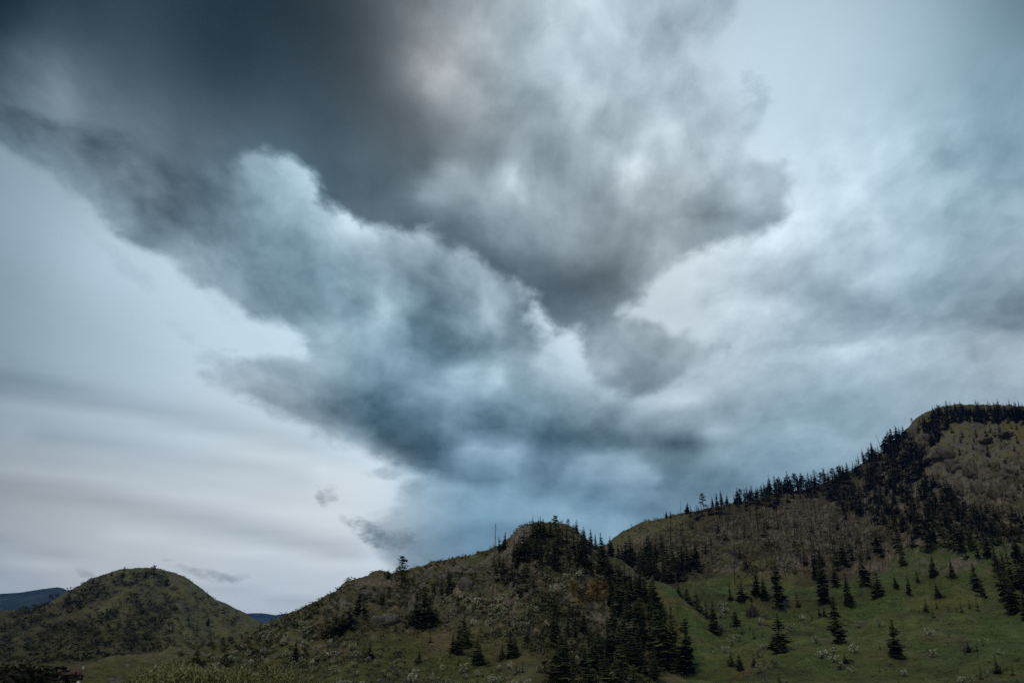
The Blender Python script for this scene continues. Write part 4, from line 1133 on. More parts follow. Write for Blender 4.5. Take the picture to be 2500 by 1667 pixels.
# frame, x, top, base, kind, grid, label, group
TREES = [
    (R5, 1195, 925, 1300, 'big0', GD, 'broad dark fir alone in the middle of the green meadow', MF),
    (R6, 690, 985, 1337, 'big0', GD, 'broad dark fir on the right half of the meadow, full to the ground', MF),
    (R5, 1725, 790, 1215, 'big3', GD, 'tall loose-branched fir on the meadow between the two broad dark firs', MF),
    (R5, 1180, 470, 905, 'big3', GD, 'tallest fir at the upper edge of the meadow above the brush pile', MF),
    (R5, 600, 820, 1135, 'big1', GD, 'slim fir with white blossom shrubs at its side left of the brush pile', MF),
    (R5, 1590, 450, 850, 'big1', GD, 'tall narrow fir at the upper meadow edge right of the small conical fir', MF),
    (R5, 1350, 735, 885, 'young', GD, 'small wide conical fir alone on the upper meadow', MF),
    (R5, 845, 640, 832, 'fir2', GD, 'dense fir beside leaning dead trunks at the upper left of the meadow', MF),
    (R5, 985, 550, 790, 'fir1', GD, 'left one of the pair of firs left of the tallest meadow fir', MF),
    (R5, 1047, 600, 828, 'fir0', GD, 'right one of the pair of firs left of the tallest meadow fir', MF),
    (R5, 745, 690, 832, 'fir3', GD, 'thin spindly fir left of the dense fir at the upper left of the meadow', MF),
    (R5, 285, 640, 810, 'fir2', GD, 'fir at the top left corner of the meadow on the grassy spur', MF),
    (R5, 365, 680, 880, 'fir1', GD, 'fir on the spur, second in the row running down from the meadow corner', MF),
    (R5, 455, 710, 972, 'fir0', GD, 'largest fir in the row on the grassy spur', MF),
    (R5, 350, 830, 950, 'young', GD, 'low bushy fir at the foot of the row on the spur', MF),
    (R5, 535, 800, 990, 'fir3', GD, 'thin dark fir between the spur row and the slim fir with blossom', MF),
    (R5, 930, 730, 835, 'young', GD, 'short sparse fir between the dense fir and the pair', MF),
    (R5, 1690, 480, 700, 'fir2', GD, 'dark fir in the shade of the treeline above the loose-branched fir', MF),
    (R5, 1810, 575, 885, 'big1', GD, 'narrow fir just right of and above the loose-branched fir', MF),
    (R6, 415, 380, 702, 'big2', GD, 'dark fir pair trunk at the upper meadow edge where the slope turns shady', MF),
    (R6, 535, 540, 800, 'fir2', GD, 'dark fir in a hollow below the shady meadow edge', MF),
    (R6, 755, 285, 520, 'fir4', GD, 'leaning ragged fir at the top of the shady right meadow', MF),
    (R6, 1030, 400, 608, 'fir0', GD, 'fir standing clear on the shady right meadow', MF),
    (R6, 1065, 660, 800, 'fir0', GD, 'small pointed fir in the middle of the shady right meadow', MF),
    (R6, 810, 600, 788, 'fir1', GD, 'narrow fir left of the small pointed fir on the shady meadow', MF),
    (R6, 690, 590, 720, 'fir0', GD, 'short fir among others on the shady meadow, left of the narrow one', MF),
    (R6, 885, 550, 665, 'fir3', GD, 'short thin fir above the narrow fir on the shady meadow', MF),
    (R6, 1195, 430, 628, 'fir1', GD, 'slender fir right of the clear-standing fir on the shady meadow', MF),
    (R6, 1420, 480, 750, 'big2', GD, 'large dark fir near the right edge above the bush row', MF),
    (R6, 1470, 640, 802, 'fir2', GD, 'dark fir touching the large one near the right edge', MF),
    (R6, 965, 800, 935, 'fir2', GD, 'first small fir at the left end of the dark bush row on the meadow', MF),
    (R6, 1030, 890, 982, 'young', GD, 'small triangular fir below the left end of the bush row', MF),
    (R6, 1060, 828, 905, 'young', GD, 'low dark conifer second from the left in the bush row', MF),
    (R6, 1160, 860, 928, 'young', GD, 'low dark conifer in the middle of the bush row', MF),
    (R6, 1235, 878, 932, 'young', GD, 'lowest conifer of the bush row', MF),
    (R6, 1280, 838, 928, 'young', GD, 'pointed low conifer right of the lowest one in the bush row', MF),
    (R6, 1350, 818, 902, 'young', GD, 'wide low conifer near the right end of the bush row', MF),
    (R6, 1430, 808, 922, 'young', GD, 'low conifer at the right end of the bush row', MF),
    (R5, 800, 895, 1062, 'fir0', GD, 'small fir hung with white blossom left of the brush pile', MF),
    (R5, 750, 1003, 1058, 'young', GD, 'tiny bushy fir left of the blossom fir by the brush pile', MF),
    (R5, 702, 945, 992, 'young', GD, 'tiny fir beside white blossom above the slim fir', MF),
    (R5, 922, 1032, 1086, 'young', GD, 'tiny fir below the brush pile', MF),
    (R5, 960, 1080, 1168, 'young', GD, 'bushy young fir below the brush pile and left of the broad dark fir', MF),
    (R5, 1030, 1100, 1150, 'young', GD, 'tiny fir just left of the broad dark fir', MF),
    (R5, 512, 1028, 1066, 'young', GD, 'tiny dark fir on open grass left of the slim fir', MF),
    (R5, 505, 735, 772, 'young', GD, 'tiny lone fir on the bright upper meadow', MF),
    (R5, 690, 745, 792, 'young', GD, 'tiny fir left of the thin spindly fir', MF),
    (R5, 757, 1262, 1412, 'fir2', GD, 'left one of the two young firs on the lower left meadow', MF),
    (R5, 832, 1283, 1452, 'fir0', GD, 'right one of the two young firs on the lower left meadow', MF),
    (R5, 960, 1290, 1418, 'fir2', GD, 'young fir with white blossom beside it on the lower meadow', MF),
    (R5, 1190, 1450, 1600, 'fir2', GD, 'dark fir cut by the bottom edge of the picture on the meadow', MF),
    (R5, 1480, 935, 1006, 'young', GD, 'small dark fir left of the loose-branched fir', MF),
    (R5, 1545, 868, 972, 'fir3', GD, 'left one of two pale young firs near the loose-branched fir', MF),
    (R5, 1592, 868, 976, 'fir0', GD, 'right one of two pale young firs near the loose-branched fir', MF),
    (R5, 1628, 1033, 1072, 'young', GD, 'tiny fir low down left of the loose-branched fir', MF),
    (R5, 1780, 1288, 1392, 'fir2', GD, 'small dense fir below the loose-branched fir', MF),
    (R6, 545, 1200, 1262, 'fir3', GD, 'tiny thin fir left of the right broad fir', MF),
    (R6, 1310, 1222, 1312, 'young', GD, 'dark bushy fir on the lower right meadow', MF),
    (R6, 1342, 1178, 1290, 'fir0', GD, 'pale young fir behind the dark bushy fir on the lower right', MF),
    (R6, 1420, 1213, 1290, 'fir3', GD, 'thin small fir right of the dark bushy fir', MF),
    (R6, 1600, 1300, 1475, 'fir2', GD, 'dark fir near the lower right corner with blossom at its top', MF),
    (R6, 1450, 1378, 1535, 'young', GD, 'round dark young fir near the lower right corner', MF),
    (R6, 1740, 1388, 1502, 'young', GD, 'dark low fir at the right edge near the bottom', MF),
    (R6, 545, 1405, 1470, 'young', GD, 'low dark fir at the bottom below the right broad fir', MF),
    (R6, 1275, 1315, 1355, 'young', GD, 'tiny dark fir below the dark bushy fir on the lower right', MF),
    # in front of the knoll
    (R5, 60, 590, 1015, 'big1', GK, 'tall dense fir where the knoll meets the green spur', None),
    (R5, 350, 970, 1475, 'big2', GK, 'large full fir at the right foot of the knoll, its right side clear against grass', None),
    (R5, 240, 855, 1475, 'big1', GK, 'tallest fir at the right foot of the knoll beside the large full one', None),
    (R5, 160, 890, 1440, 'big3', GK, 'shaded fir left of the tallest fir at the foot of the knoll', None),
    (R4, 700, 1120, 1575, 'big1', GK, 'very tall black fir at the bottom of the knoll left of the pink rocks', None),
    (R4, 740, 1190, 1575, 'big2', GK, 'dark fir touching the very tall black one on its right', None),
    (R4, 655, 1240, 1570, 'big0', GK, 'dark spreading fir on the left of the very tall black one', None),
    (R4, 625, 900, 1240, 'big1', GK, 'dark fir above the very tall black fir on the knoll face', None),
    (R4, 670, 960, 1215, 'fir1', GK, 'narrow fir close right of the dark fir on the knoll face', None),
    (R4, 560, 1130, 1170, 'young', GK, 'tiny fir on the knoll face left of the dark firs', None),
    (R4, 300, 1370, 1470, 'young', GK, 'low bushy fir on the grass at the bottom of the knoll', None),
    (R4, 350, 1380, 1470, 'young', GK, 'second low bushy fir touching the first at the bottom of the knoll', None),
    (R4, 405, 890, 1050, 'fir3', GK, 'thin fir on the open brown knoll face', None),
    (R4, 395, 1060, 1200, 'fir2', GK, 'dark fir below the thin fir on the knoll face', None),
    (R4, 250, 1080, 1335, 'big2', GK, 'dark fir of the clump low on the knoll, right side', None),
    (R4, 290, 1140, 1340, 'fir0', GK, 'smaller fir at the right end of the low clump', None),
    (R4, 170, 1200, 1345, 'fir2', GK, 'fir in the middle of the low clump on the knoll', None),
    (R3, 1410, 1140, 1400, 'big0', GK, 'full dark fir low on the grass in front of the knoll', None),
    (R3, 1445, 1210, 1400, 'fir2', GK, 'fir behind the full dark one on the grass in front of the knoll', None),
    (R3, 1290, 920, 1262, 'big1', GK, 'tall fir right of the bare soil track', None),
    (R3, 1240, 1050, 1312, 'big2', GK, 'broad fir just below the tall one right of the bare soil track', None),
    (R3, 1195, 1110, 1300, 'fir2', GK, 'fir at the edge of the bare soil track', None),
    (R3, 1330, 1060, 1230, 'fir3', GK, 'thin fir right of the tall one by the bare soil track', None),
    (R3, 870, 730, 1065, 'big2', GK, 'black fir right of the grey rock slab on the knoll', None),
    (R3, 930, 715, 1085, 'big0', GK, 'tallest of the black fir clump right of the grey rock slab', None),
    (R3, 990, 780, 1065, 'big2', GK, 'fir on the right of the black clump beside the rock slab', None),
    (R3, 1035, 870, 1035, 'fir2', GK, 'low fir at the right end of the black clump beside the rock slab', None),
    (R3, 820, 900, 1050, 'fir2', GK, 'low fir at the left end of the black clump beside the rock slab', None),
    (R3, 1165, 540, 760, 'fir4', GK, 'ragged fir among the rocks under the skyline', None),
    (R3, 1090, 640, 820, 'fir2', GK, 'dark fir among rocks left of the ragged one', None),
    (R3, 340, 710, 965, 'fir1', GK, 'tall fir at the top of the dark clump on the left slope of the knoll', None),
    (R3, 400, 800, 970, 'fir2', GK, 'bushy fir at the right of the dark clump on the left slope', None),
    (R3, 270, 860, 1075, 'fir2', GK, 'fir in the middle of the dark clump on the left slope', None),
    (R3, 200, 890, 1110, 'fir0', GK, 'fir left of the middle of the dark clump on the left slope', None),
    (R3, 130, 930, 1175, 'big0', GK, 'large fir at the lower left of the dark clump on the left slope', None),
    (R3, 60, 1000, 1165, 'fir2', GK, 'bushy fir at the left end of the dark clump on the left slope', None),
    (R3, 560, 730, 860, 'fir2', GK, 'small round fir on the upper slope left of the grey slab', None),
    (R3, 440, 1165, 1345, 'fir2', GK, 'dark fir on the lower left slope below the fir clump', None),
    (R3, 405, 1210, 1335, 'young', GK, 'low fir touching the dark fir on the lower left slope', None),
    (R3, 890, 1255, 1385, 'fir0', GK, 'lone small fir on the grass in front of the knoll', None),
    (R3, 1740, 1110, 1340, 'fir2', GK, 'dark fir low on the knoll right of the grass', None),
    (R2, 425, 1130, 1385, 'big0', GK, 'black bushy fir above the pale willows at the lower left', None),
    (R2, 1110, 1255, 1482, 'fir2', GK, 'dark fir among shrubs right of the willows', None),
    (R2, 1580, 1045, 1300, 'fir0', GK, 'dark fir on the lower left slope of the knoll', None),
    (R2, 1220, 878, 945, 'young', GK, 'round dark conifer in the gap at the foot of the left skyline', None),
    (R2, 1320, 885, 940, 'young', GK, 'second round conifer right of the gap at the foot of the skyline', None),
    (R2, 2040, 462, 525, 'young', GK, 'small bushy conifer on the left skyline of the knoll', None),
    (R2, 1940, 535, 580, 'young', GK, 'tiny conifer on the left skyline below the small bushy one', None),
    (R2, 1790, 610, 665, 'fir3', GK, 'thin tiny conifer on the left skyline of the knoll', None),
    # the knoll's skyline
    (R3, 730, 428, 705, 'pine0', GK, 'tall gappy pine standing alone against the sky left of the knoll top', None),
    (R3, 618, 538, 632, 'fir2', GK, 'small bushy fir on the skyline left of the gappy pine', None),
    (R3, 1655, 208, 372, 'fir1', GK, 'pointed fir on the shoulder right of the tall bare snag', None),
    (R3, 1615, 250, 385, 'fir3', GK, 'thin fir between the tall bare snag and the pointed fir', None),
    (R3, 1128, 448, 482, 'young', GK, 'tiny conifer on the knoll skyline, left of the lone upright one', None),
    (R3, 1276, 412, 452, 'fir2', GK, 'tiny lone upright conifer on the bare knoll skyline', None),
    (R3, 995, 478, 522, 'young', GK, 'tiny conifer on the skyline right of the thin snag', None),
    (R3, 582, 552, 605, 'fir3', GK, 'tiny thin conifer left of the small bushy fir on the skyline', None),
    (R4, 652, 62, 215, 'pine2', GK, 'highest conifer on the flat top of the knoll', None),
    (R4, 545, 98, 262, 'fir4', GK, 'ragged fir in front of the flat knoll top', None),
    (R4, 390, 116, 165, 'young', GK, 'round juniper-like bush at the left edge of the flat knoll top', None),
    (R4, 757, 95, 200, 'pine1', GK, 'wind-bent pine at the right side of the flat knoll top', None),
    (R4, 840, 104, 240, 'fir4', GK, 'pointed fir at the right corner of the flat knoll top', None),
    (R4, 905, 158, 335, 'fir0', GK, 'first fir of the skyline row stepping down right of the knoll top', None),
    (R4, 968, 182, 350, 'fir1', GK, 'second fir of the skyline row stepping down right of the knoll top', None),
    (R4, 1008, 235, 372, 'fir3', GK, 'third and thinner fir of the skyline row right of the knoll top', None),
    (R4, 1065, 218, 430, 'fir1', GK, 'tall narrow fir standing clear in the notch right of the knoll', None),
    (R4, 1142, 244, 430, 'fir0', GK, 'fir at the right of the notch against the mountain foot', None),
    # mountain skyline, from the left
    (R8, 585, 850, 945, 'fir1', GD, 'leftmost fir of the mountain skyline, in a pair', SK),
    (R8, 632, 856, 950, 'fir3', GD, 'second fir of the leftmost pair on the mountain skyline', SK),
    (R8, 820, 756, 892, 'fir0', GD, 'dense conical fir alone on the skyline right of a bare snag', SK),
    (R8, 950, 812, 885, 'fir2', GD, 'low fir left of the sparse half-dead pine on the skyline', SK),
    (R8, 1010, 660, 862, 'pine1', GD, 'sparse half-dead pine on the mountain skyline', SK),
    (R8, 1108, 678, 802, 'fir1', GD, 'first fir of the group of four right of the half-dead pine', SK),
    (R8, 1152, 645, 800, 'fir3', GD, 'second fir of the group of four right of the half-dead pine', SK),
    (R8, 1210, 626, 800, 'fir1', GD, 'tallest fir of the group of four right of the half-dead pine', SK),
    (R8, 1268, 664, 802, 'fir0', GD, 'last fir of the group of four right of the half-dead pine', SK),
    (R8, 1355, 680, 785, 'fir3', GD, 'thin fir before the gap on the mountain skyline', SK),
    (R8, 1395, 594, 785, 'fir0', GD, 'fir at the left end of the closed row on the mountain skyline', SK),
    (R8, 1555, 572, 745, 'fir4', GD, 'fir with an umbrella-like top in the skyline row', SK),
    (R8, 1755, 456, 682, 'fir0', GD, 'tall broad fir where the skyline row begins to rise', SK),
    (R8, 1815, 456, 672, 'fir4', GD, 'round-topped fir right of the tall broad one in the skyline row', SK),
    (R8, 1965, 410, 655, 'fir0', GD, 'tall pointed fir in the middle of the skyline row', SK),
    (R8, 2270, 394, 640, 'fir4', GD, 'big ragged fir at the upper end of the skyline row', SK),
    (R7, 480, 672, 832, 'fir0', GD, 'left fir of the pair standing clear on the steep skyline', SK),
    (R7, 580, 608, 800, 'big1', GD, 'right and larger fir of the pair on the steep skyline', SK),
    (R7, 990, 348, 405, 'pine0', GD, 'small flat-topped pine on the cliff edge below the summit', SK),
    (R7, 1272, 208, 262, 'pine2', GD, 'bushy pine on the summit slope left of the summit forest', SK),
    (R7, 395, 822, 925, 'fir2', GD, 'single fir between the skyline row and the steep pair', SK),
    # left hill
    (R1, 1795, 184, 300, 'pine2', GL, 'round-headed tree right of the top of the grassy hill', None),
    (R1, 1455, 206, 262, 'pine0', GL, 'small tree at the left shoulder of the grassy hill top', None),
    (R1, 1305, 248, 318, 'fir2', GL, 'small tree on the left skyline of the grassy hill', None),
    (R1, 1945, 300, 412, 'fir2', GL, 'dark tree alone below the top of the grassy hill, right side', None),
    (R1, 1700, 212, 335, 'fir2', GL, 'dark tree on top of the grassy hill', None),
    (R1, 1440, 240, 335, 'fir2', GL, 'dark tree below the left shoulder of the grassy hill top', None),
    (R1, 785, 470, 660, 'fir0', GL, 'dark tall tree on the left flank of the grassy hill', None),
    (R1, 1085, 332, 400, 'fir2', GL, 'dark bushy tree on the left skyline of the grassy hill, lower down', None),
    (R1, 2200, 765, 840, 'fir2', GL, 'dark tree on the right slope of the grassy hill', None),
    (R2, 565, 770, 890, 'fir0', GL, 'pointed tree low on the right slope of the grassy hill', None),
    (R1, 515, 1130, 1310, 'fir2', GL, 'dark tree at the foot of the grassy hill left of the cabin', None),
]
ORD = ['first', 'second', 'third', 'fourth', 'fifth', 'sixth', 'seventh', 'eighth', 'ninth', 'tenth', 'eleventh', 'twelfth', 'thirteenth', 'fourteenth', 'fifteenth', 'sixteenth', 'seventeenth', 'eighteenth', 'nineteenth', 'twentieth', 'twenty-first', 'twenty-second']
for q_, (X, top, base) in enumerate(((1430, 612, 760), (1470, 604, 755), (1497, 588, 752), (1525, 615, 750), (1600, 600, 720), (1620, 568, 700), (1655, 558, 695), (1700, 535, 690), (1722, 560, 690), (1845, 500, 670), (1872, 468, 672), (1905, 500, 668), (1927, 478, 664), (1990, 480, 650), (2040, 438, 652), (2070, 470, 652), (2100, 424, 652), (2140, 458, 652), (2170, 500, 650), (2205, 424, 645), (2235, 450, 645))):
    TREES.append((R8, X, top, base, random.choice(('fir6', 'pine2', 'fir4', 'fir5', 'pine0', 'fir7', 'fir8')), GD, '%s dark fir of the closed skyline row counted from its left' % ORD[q_], 'firs in the closed skyline row'))
for q_, (X, top, base) in enumerate(((20, 925, 1060), (62, 878, 1045), (105, 930, 1040), (140, 878, 1040), (180, 920, 1020), (212, 858, 1010), (240, 845, 1010), (268, 850, 1005), (290, 890, 990))):
    TREES.append((R7, X, top, base, random.choice(('fir6', 'pine2', 'fir7', 'fir5')), GD, '%s fir from the left in the skyline clump before the steep rise' % ORD[q_], 'firs in the clump before the steep rise'))
for q_, (X, top, base) in enumerate(((510, 715, 815), (540, 655, 800), (610, 660, 790), (700, 560, 720), (715, 540, 700), (750, 478, 690), (770, 500, 680), (792, 455, 670), (825, 480, 640), (850, 418, 620), (872, 440, 600), (905, 420, 570), (930, 460, 560))):
    TREES.append((R7, X, top, base, random.choice(('fir6', 'fir8', 'fir4', 'pine2')), GD, '%s fir from below in the mass on the steep skyline under the cliff' % ORD[q_], 'firs massed on the steep skyline'))

SETS = {}
for i in range(10): SETS['fir%d' % i] = ('fir_tree', M_FIR[i], FIRS[i])
for i in range(4): SETS['big%d' % i] = ('fir_tree', M_BIG[i], BIGFIRS[i])
for i in range(3): SETS['pine%d' % i] = ('pine_tree', M_PINE[i], PINES[i])

listed = []
for F, X, top, base, kind, G, label, group in TREES:
    x, y0 = F(X, top); _, y1 = F(X, base)
    listed.append((x, y1, y1 - y0, kind, G, label, group, True))

# =====================================================================
#  stands of conifers
# =====================================================================
STANDS = [
    ([(1285, 1325), (1300, 1305), (1400, 1312), (1440, 1347), (1500, 1392), (1560, 1430), (1560, 1480), (1500, 1425), (1430, 1412), (1350, 1405), (1270, 1395), (1240, 1372)], 80, 9, (36, 60), GK, 'dark fir in the dense wood on the crown of the knoll', 'firs on the crown of the knoll'),
    ([(1480, 1410), (1560, 1430), (1600, 1490), (1630, 1560), (1600, 1680), (1570, 1700), (1430, 1700), (1440, 1610), (1500, 1550), (1480, 1490)], 70, 12, (55, 95), GK, 'dark fir in the shaded wood on the right flank of the knoll', 'firs on the right flank of the knoll'),
    ([(1330, 1490), (1400, 1505), (1440, 1560), (1500, 1570), (1450, 1680), (1400, 1660), (1350, 1560)], 14, 22, (45, 70), GK, 'fir scattered around the pink rocks on the knoll face', 'firs around the pink rocks'),
    ([(1190, 1366), (1290, 1405), (1330, 1475), (1290, 1482), (1215, 1425)], 26, 12, (28, 48), GK, 'fir scattered on the knoll slope under the tall bare snag', 'firs under the tall snag'),
    ([(1500, 1398), (1560, 1352), (1640, 1366), (1730, 1388), (1690, 1412), (1640, 1430), (1580, 1420)], 46, 9, (42, 70), GD, 'dark fir in the wood between the knoll and the burnt slope', 'firs between the knoll and the burnt slope'),
    ([(1680, 1262), (1760, 1243), (1880, 1216), (2000, 1196), (2030, 1190), (2010, 1215), (1900, 1236), (1780, 1256), (1690, 1275)], 46, 7, (26, 42), GD, 'dark fir just under the mountain skyline', 'firs just under the mountain skyline'),
    ([(2010, 1195), (2150, 1116), (2215, 1064), (2240, 1092), (2280, 1162), (2360, 1232), (2440, 1262), (2530, 1262), (2530, 1332), (2380, 1332), (2240, 1312), (2120, 1272), (2020, 1232)], 560, 3.6, (20, 44), GD, 'dark fir in the forest on the upper mountainside', 'firs of the upper mountainside'),
    ([(2240, 1046), (2290, 1010), (2320, 1003), (2540, 1004), (2540, 1034), (2440, 1034), (2320, 1032), (2292, 1076), (2270, 1096)], 230, 3, (16, 36), GD, 'dark fir in the forest on the mountain summit', 'firs of the summit'),
    ([(2300, 1060), (2420, 1040), (2540, 1050), (2540, 1240), (2440, 1220), (2400, 1120), (2330, 1120)], 46, 16, (14, 26), GD, 'small fir scattered over the rocky ledges below the summit', 'firs on the rocky ledges'),
    ([(2430, 1380), (2540, 1350), (2540, 1560), (2470, 1540), (2440, 1470)], 26, 17, (50, 92), GD, 'tall dark fir massed at the right edge of the picture', 'firs massed at the right edge'),
    ([(1960, 1372), (2060, 1362), (2140, 1342), (2210, 1330), (2330, 1330), (2420, 1340), (2420, 1370), (2190, 1352), (2060, 1402), (1980, 1412)], 26, 14, (40, 66), GD, 'dark fir along the shady treeline above the meadow', 'firs along the shady treeline'),
    ([(1640, 1290), (1900, 1235), (2100, 1240), (2180, 1330), (1960, 1380), (1750, 1390)], 26, 30, (22, 40), GD, 'small living fir among the dead trees of the burnt slope', 'living firs on the burnt slope'),
    ([(900, 1560), (1040, 1540), (1060, 1620), (1300, 1630), (1300, 1480), (1180, 1450), (1050, 1440), (900, 1450)], 14, 40, (18, 34), GK, 'small fir dotted over the open knoll face', 'small firs on the knoll face'),
]
HILL_SCRUB = [
    ([(0, 1505), (150, 1460), (240, 1420), (262, 1440), (200, 1500), (60, 1520)], 60, 5, (8, 15)),
    ([(250, 1412), (390, 1395), (420, 1440), (300, 1440)], 34, 6, (6, 13)),
    ([(430, 1425), (520, 1465), (600, 1530), (520, 1560), (420, 1520), (400, 1460)], 44, 8, (5, 12)),
    ([(0, 1530), (200, 1520), (330, 1450), (420, 1470), (400, 1560), (330, 1608), (0, 1625)], 170, 6, (8, 17)),
    ([(400, 1540), (600, 1560), (520, 1600), (360, 1610)], 40, 8, (5, 10)),
]
rest = []
for k, (poly, n, sp, hr, G, label, group) in enumerate(STANDS):
    P_ = in_poly(poly, n, sp, 40 + k, 4)
    for p in P_:
        kind = random.choice(('fir0', 'fir1', 'fir2', 'fir3', 'fir4', 'fir5', 'fir6', 'fir7', 'fir8', 'fir9'))
        rest.append((p[0], p[1], random.uniform(*hr), kind, G, part_of(label, P_, p), group, False))
rest.sort(key=lambda t: -t[2])
nfir = sum(1 for t in listed if not t[3].startswith('young') and not t[3].startswith('pine'))
INDIV = 296
single = listed + rest[:max(0, INDIV - nfir)]
mass = rest[max(0, INDIV - nfir):]
for k, (poly, n, sp, hr) in enumerate(HILL_SCRUB):
    for p in in_poly(poly, n, sp, 80 + k, 4):
        mass.append((p[0], p[1], random.uniform(*hr), 'fir2', GL, None, None, False))


def place(items):
    """ground points for a list of (px, py, ..., grid) items, grid by grid"""
    out = [None] * len(items)
    for G in (GK, GD, GL):
        ix = [i for i, t in enumerate(items) if t[4] is G]
        if ix:
            H = G.hit([items[i][0] for i in ix], [items[i][1] for i in ix])
            for i, p in zip(ix, H):
                out[i] = p
    return out


young_i = 0
SHADE_BRUSH = []
for t, p in zip(single, place(single)):
    h = t[2] / px_per_m(p) * 1.02
    if t[3] == 'young':
        young_i += 1
        plant('young_fir', M_YOUNG[young_i % 3], p, h * 1.05, t[5], 'young fir', t[6], 1.0, True)
    else:
        nm, mset, _ = SETS[t[3]]
        if t[2] > 24 and t[4] is not GL:
            for _q in range(5):  # spots for dark brush that imitates contact shade under the tree
                a_ = random.uniform(0, 6.283); rr_ = h * random.uniform(0.03, 0.16)
                SHADE_BRUSH.append((p[0] + math.cos(a_) * rr_, p[1] + math.sin(a_) * rr_, t[4]))
        wide = random.uniform(1.45, 2.1) if nm == 'fir_tree' else 1.4
        if t[3].startswith('big'): wide = random.uniform(1.7, 1.95) if t[3] == 'big0' else random.uniform(1.5, 1.8)
        if t[4] is GL: wide = 2.1
        plant(nm, mset, p, h, t[5], 'pine' if nm == 'pine_tree' else 'fir', t[6], wide, t[2] > 24)


def batch(name, shapes, P, H, W, mats, label, cat=None, smooth=False):
    """many small plants merged into one mesh (beyond what anyone would count)"""
    VV = []; FF = []; MI = []; n = 0
    for i in range(len(P)):
        c, t = shapes[i % len(shapes)]
        a = random.uniform(0, 6.283)
        ca, sa = math.cos(a), math.sin(a)
        for q, (v, f) in enumerate((c, t)):
            if q == 1 and len(mats) < 2:
                continue
            X = (v[:, 0] * ca - v[:, 1] * sa) * W[i] + P[i][0]
            Y = (v[:, 0] * sa + v[:, 1] * ca) * W[i] + P[i][1]
            Z = v[:, 2] * H[i] + P[i][2] - 0.02 * H[i]
            VV.append(np.stack([X, Y, Z], -1)); FF.append(f + n); MI.append(np.full(len(f), q)); n += len(v)
    me = mesh_np(name, np.concatenate(VV), np.concatenate(FF), mats, np.concatenate(MI))
    return tag(link(name, me), label, cat, None, 'stuff')


MP = place(mass)
Hm = [t[2] / px_per_m(p) for t, p in zip(mass, MP)]
far_ix = [i for i, t in enumerate(mass) if t[4] is GL]
near_ix = [i for i, t in enumerate(mass) if t[4] is not GL]
batch('fir_forest', LOWFIRS, [MP[i] for i in near_ix], [Hm[i] for i in near_ix], [Hm[i] * random.uniform(1.7, 2.6) for i in near_ix], [NEEDLE, BARK], 'smaller firs thickening the forest on the upper mountainside and summit')
batch('hill_scrub', LOWSHRUBS, [MP[i] for i in far_ix], [Hm[i] for i in far_ix], [Hm[i] * random.uniform(1.2, 2.2) for i in far_ix], [plant_mat('scrub', (0.016, 0.018, 0.012), (0.050, 0.050, 0.026)), BARK], 'dark scrub and junipers covering the left grassy hill')

# =====================================================================
#  dead trees
# =====================================================================
SNAG_LIST = [
    (R3, 1572, 133, 445, 2, GK, 'tall bare dead snag against the sky on the knoll shoulder', None),
    (R3, 852, 493, 645, 2, GK, 'thin dead snag on the skyline right of the gappy pine', None),
    (R3, 362, 630, 715, 1, GK, 'small thin dead stem on the left skyline of the knoll', None),
    (R3, 1550, 640, 900, 1, GK, 'reddish dead trunk on the open knoll face', None),
    (R4, 800, 128, 250, 1, GK, 'bare stick right of the wind-bent pine on the knoll top', None),
    (R8, 558, 845, 945, 3, GD, 'bare pole left of the leftmost fir pair on the mountain skyline', None),
    (R8, 748, 728, 915, 2, GD, 'tall bare snag on the skyline left of the dense conical fir', None),
    (R8, 905, 782, 880, 3, GD, 'taller of two bare sticks right of the dense conical fir', None),
    (R8, 872, 812, 885, 3, GD, 'shorter of two bare sticks right of the dense conical fir', None),
    (R8, 1310, 690, 795, 3, GD, 'thin bare stick in the gap of the skyline firs', None),
    (R8, 2140, 455, 650, 1, GD, 'bare stem sticking up in the skyline row', None),
    (R7, 325, 853, 930, 2, GD, 'branching dead tree on the skyline before the steep rise', None),
    (R7, 690, 498, 770, 3, GD, 'leaning bleached dead pole on the steep skyline', None),
    (R5, 785, 440, 690, 1, GD, 'thick dark dead trunk above the dense meadow fir', None),
    (R5, 738, 530, 700, 3, GD, 'thin dead trunk left of the thick one above the meadow', None),
    (R5, 1243, 450, 640, 1, GD, 'dead trunk right of the tallest meadow fir', None),
    (R5, 1412, 430, 600, 1, GD, 'dead trunk above the small wide conical fir', None),
    (R5, 1120, 230, 350, 3, GD, 'straight dead trunk high on the burnt slope', None),
    (R5, 1160, 550, 640, 3, GD, 'short dead trunk at the top edge of the meadow', None),
]
ns = 0
items = []
for F, X, top, base, v, G, label, group in SNAG_LIST:
    x, y0 = F(X, top); _, y1 = F(X, base)
    items.append((x, y1, y1 - y0, v, G, label, group))
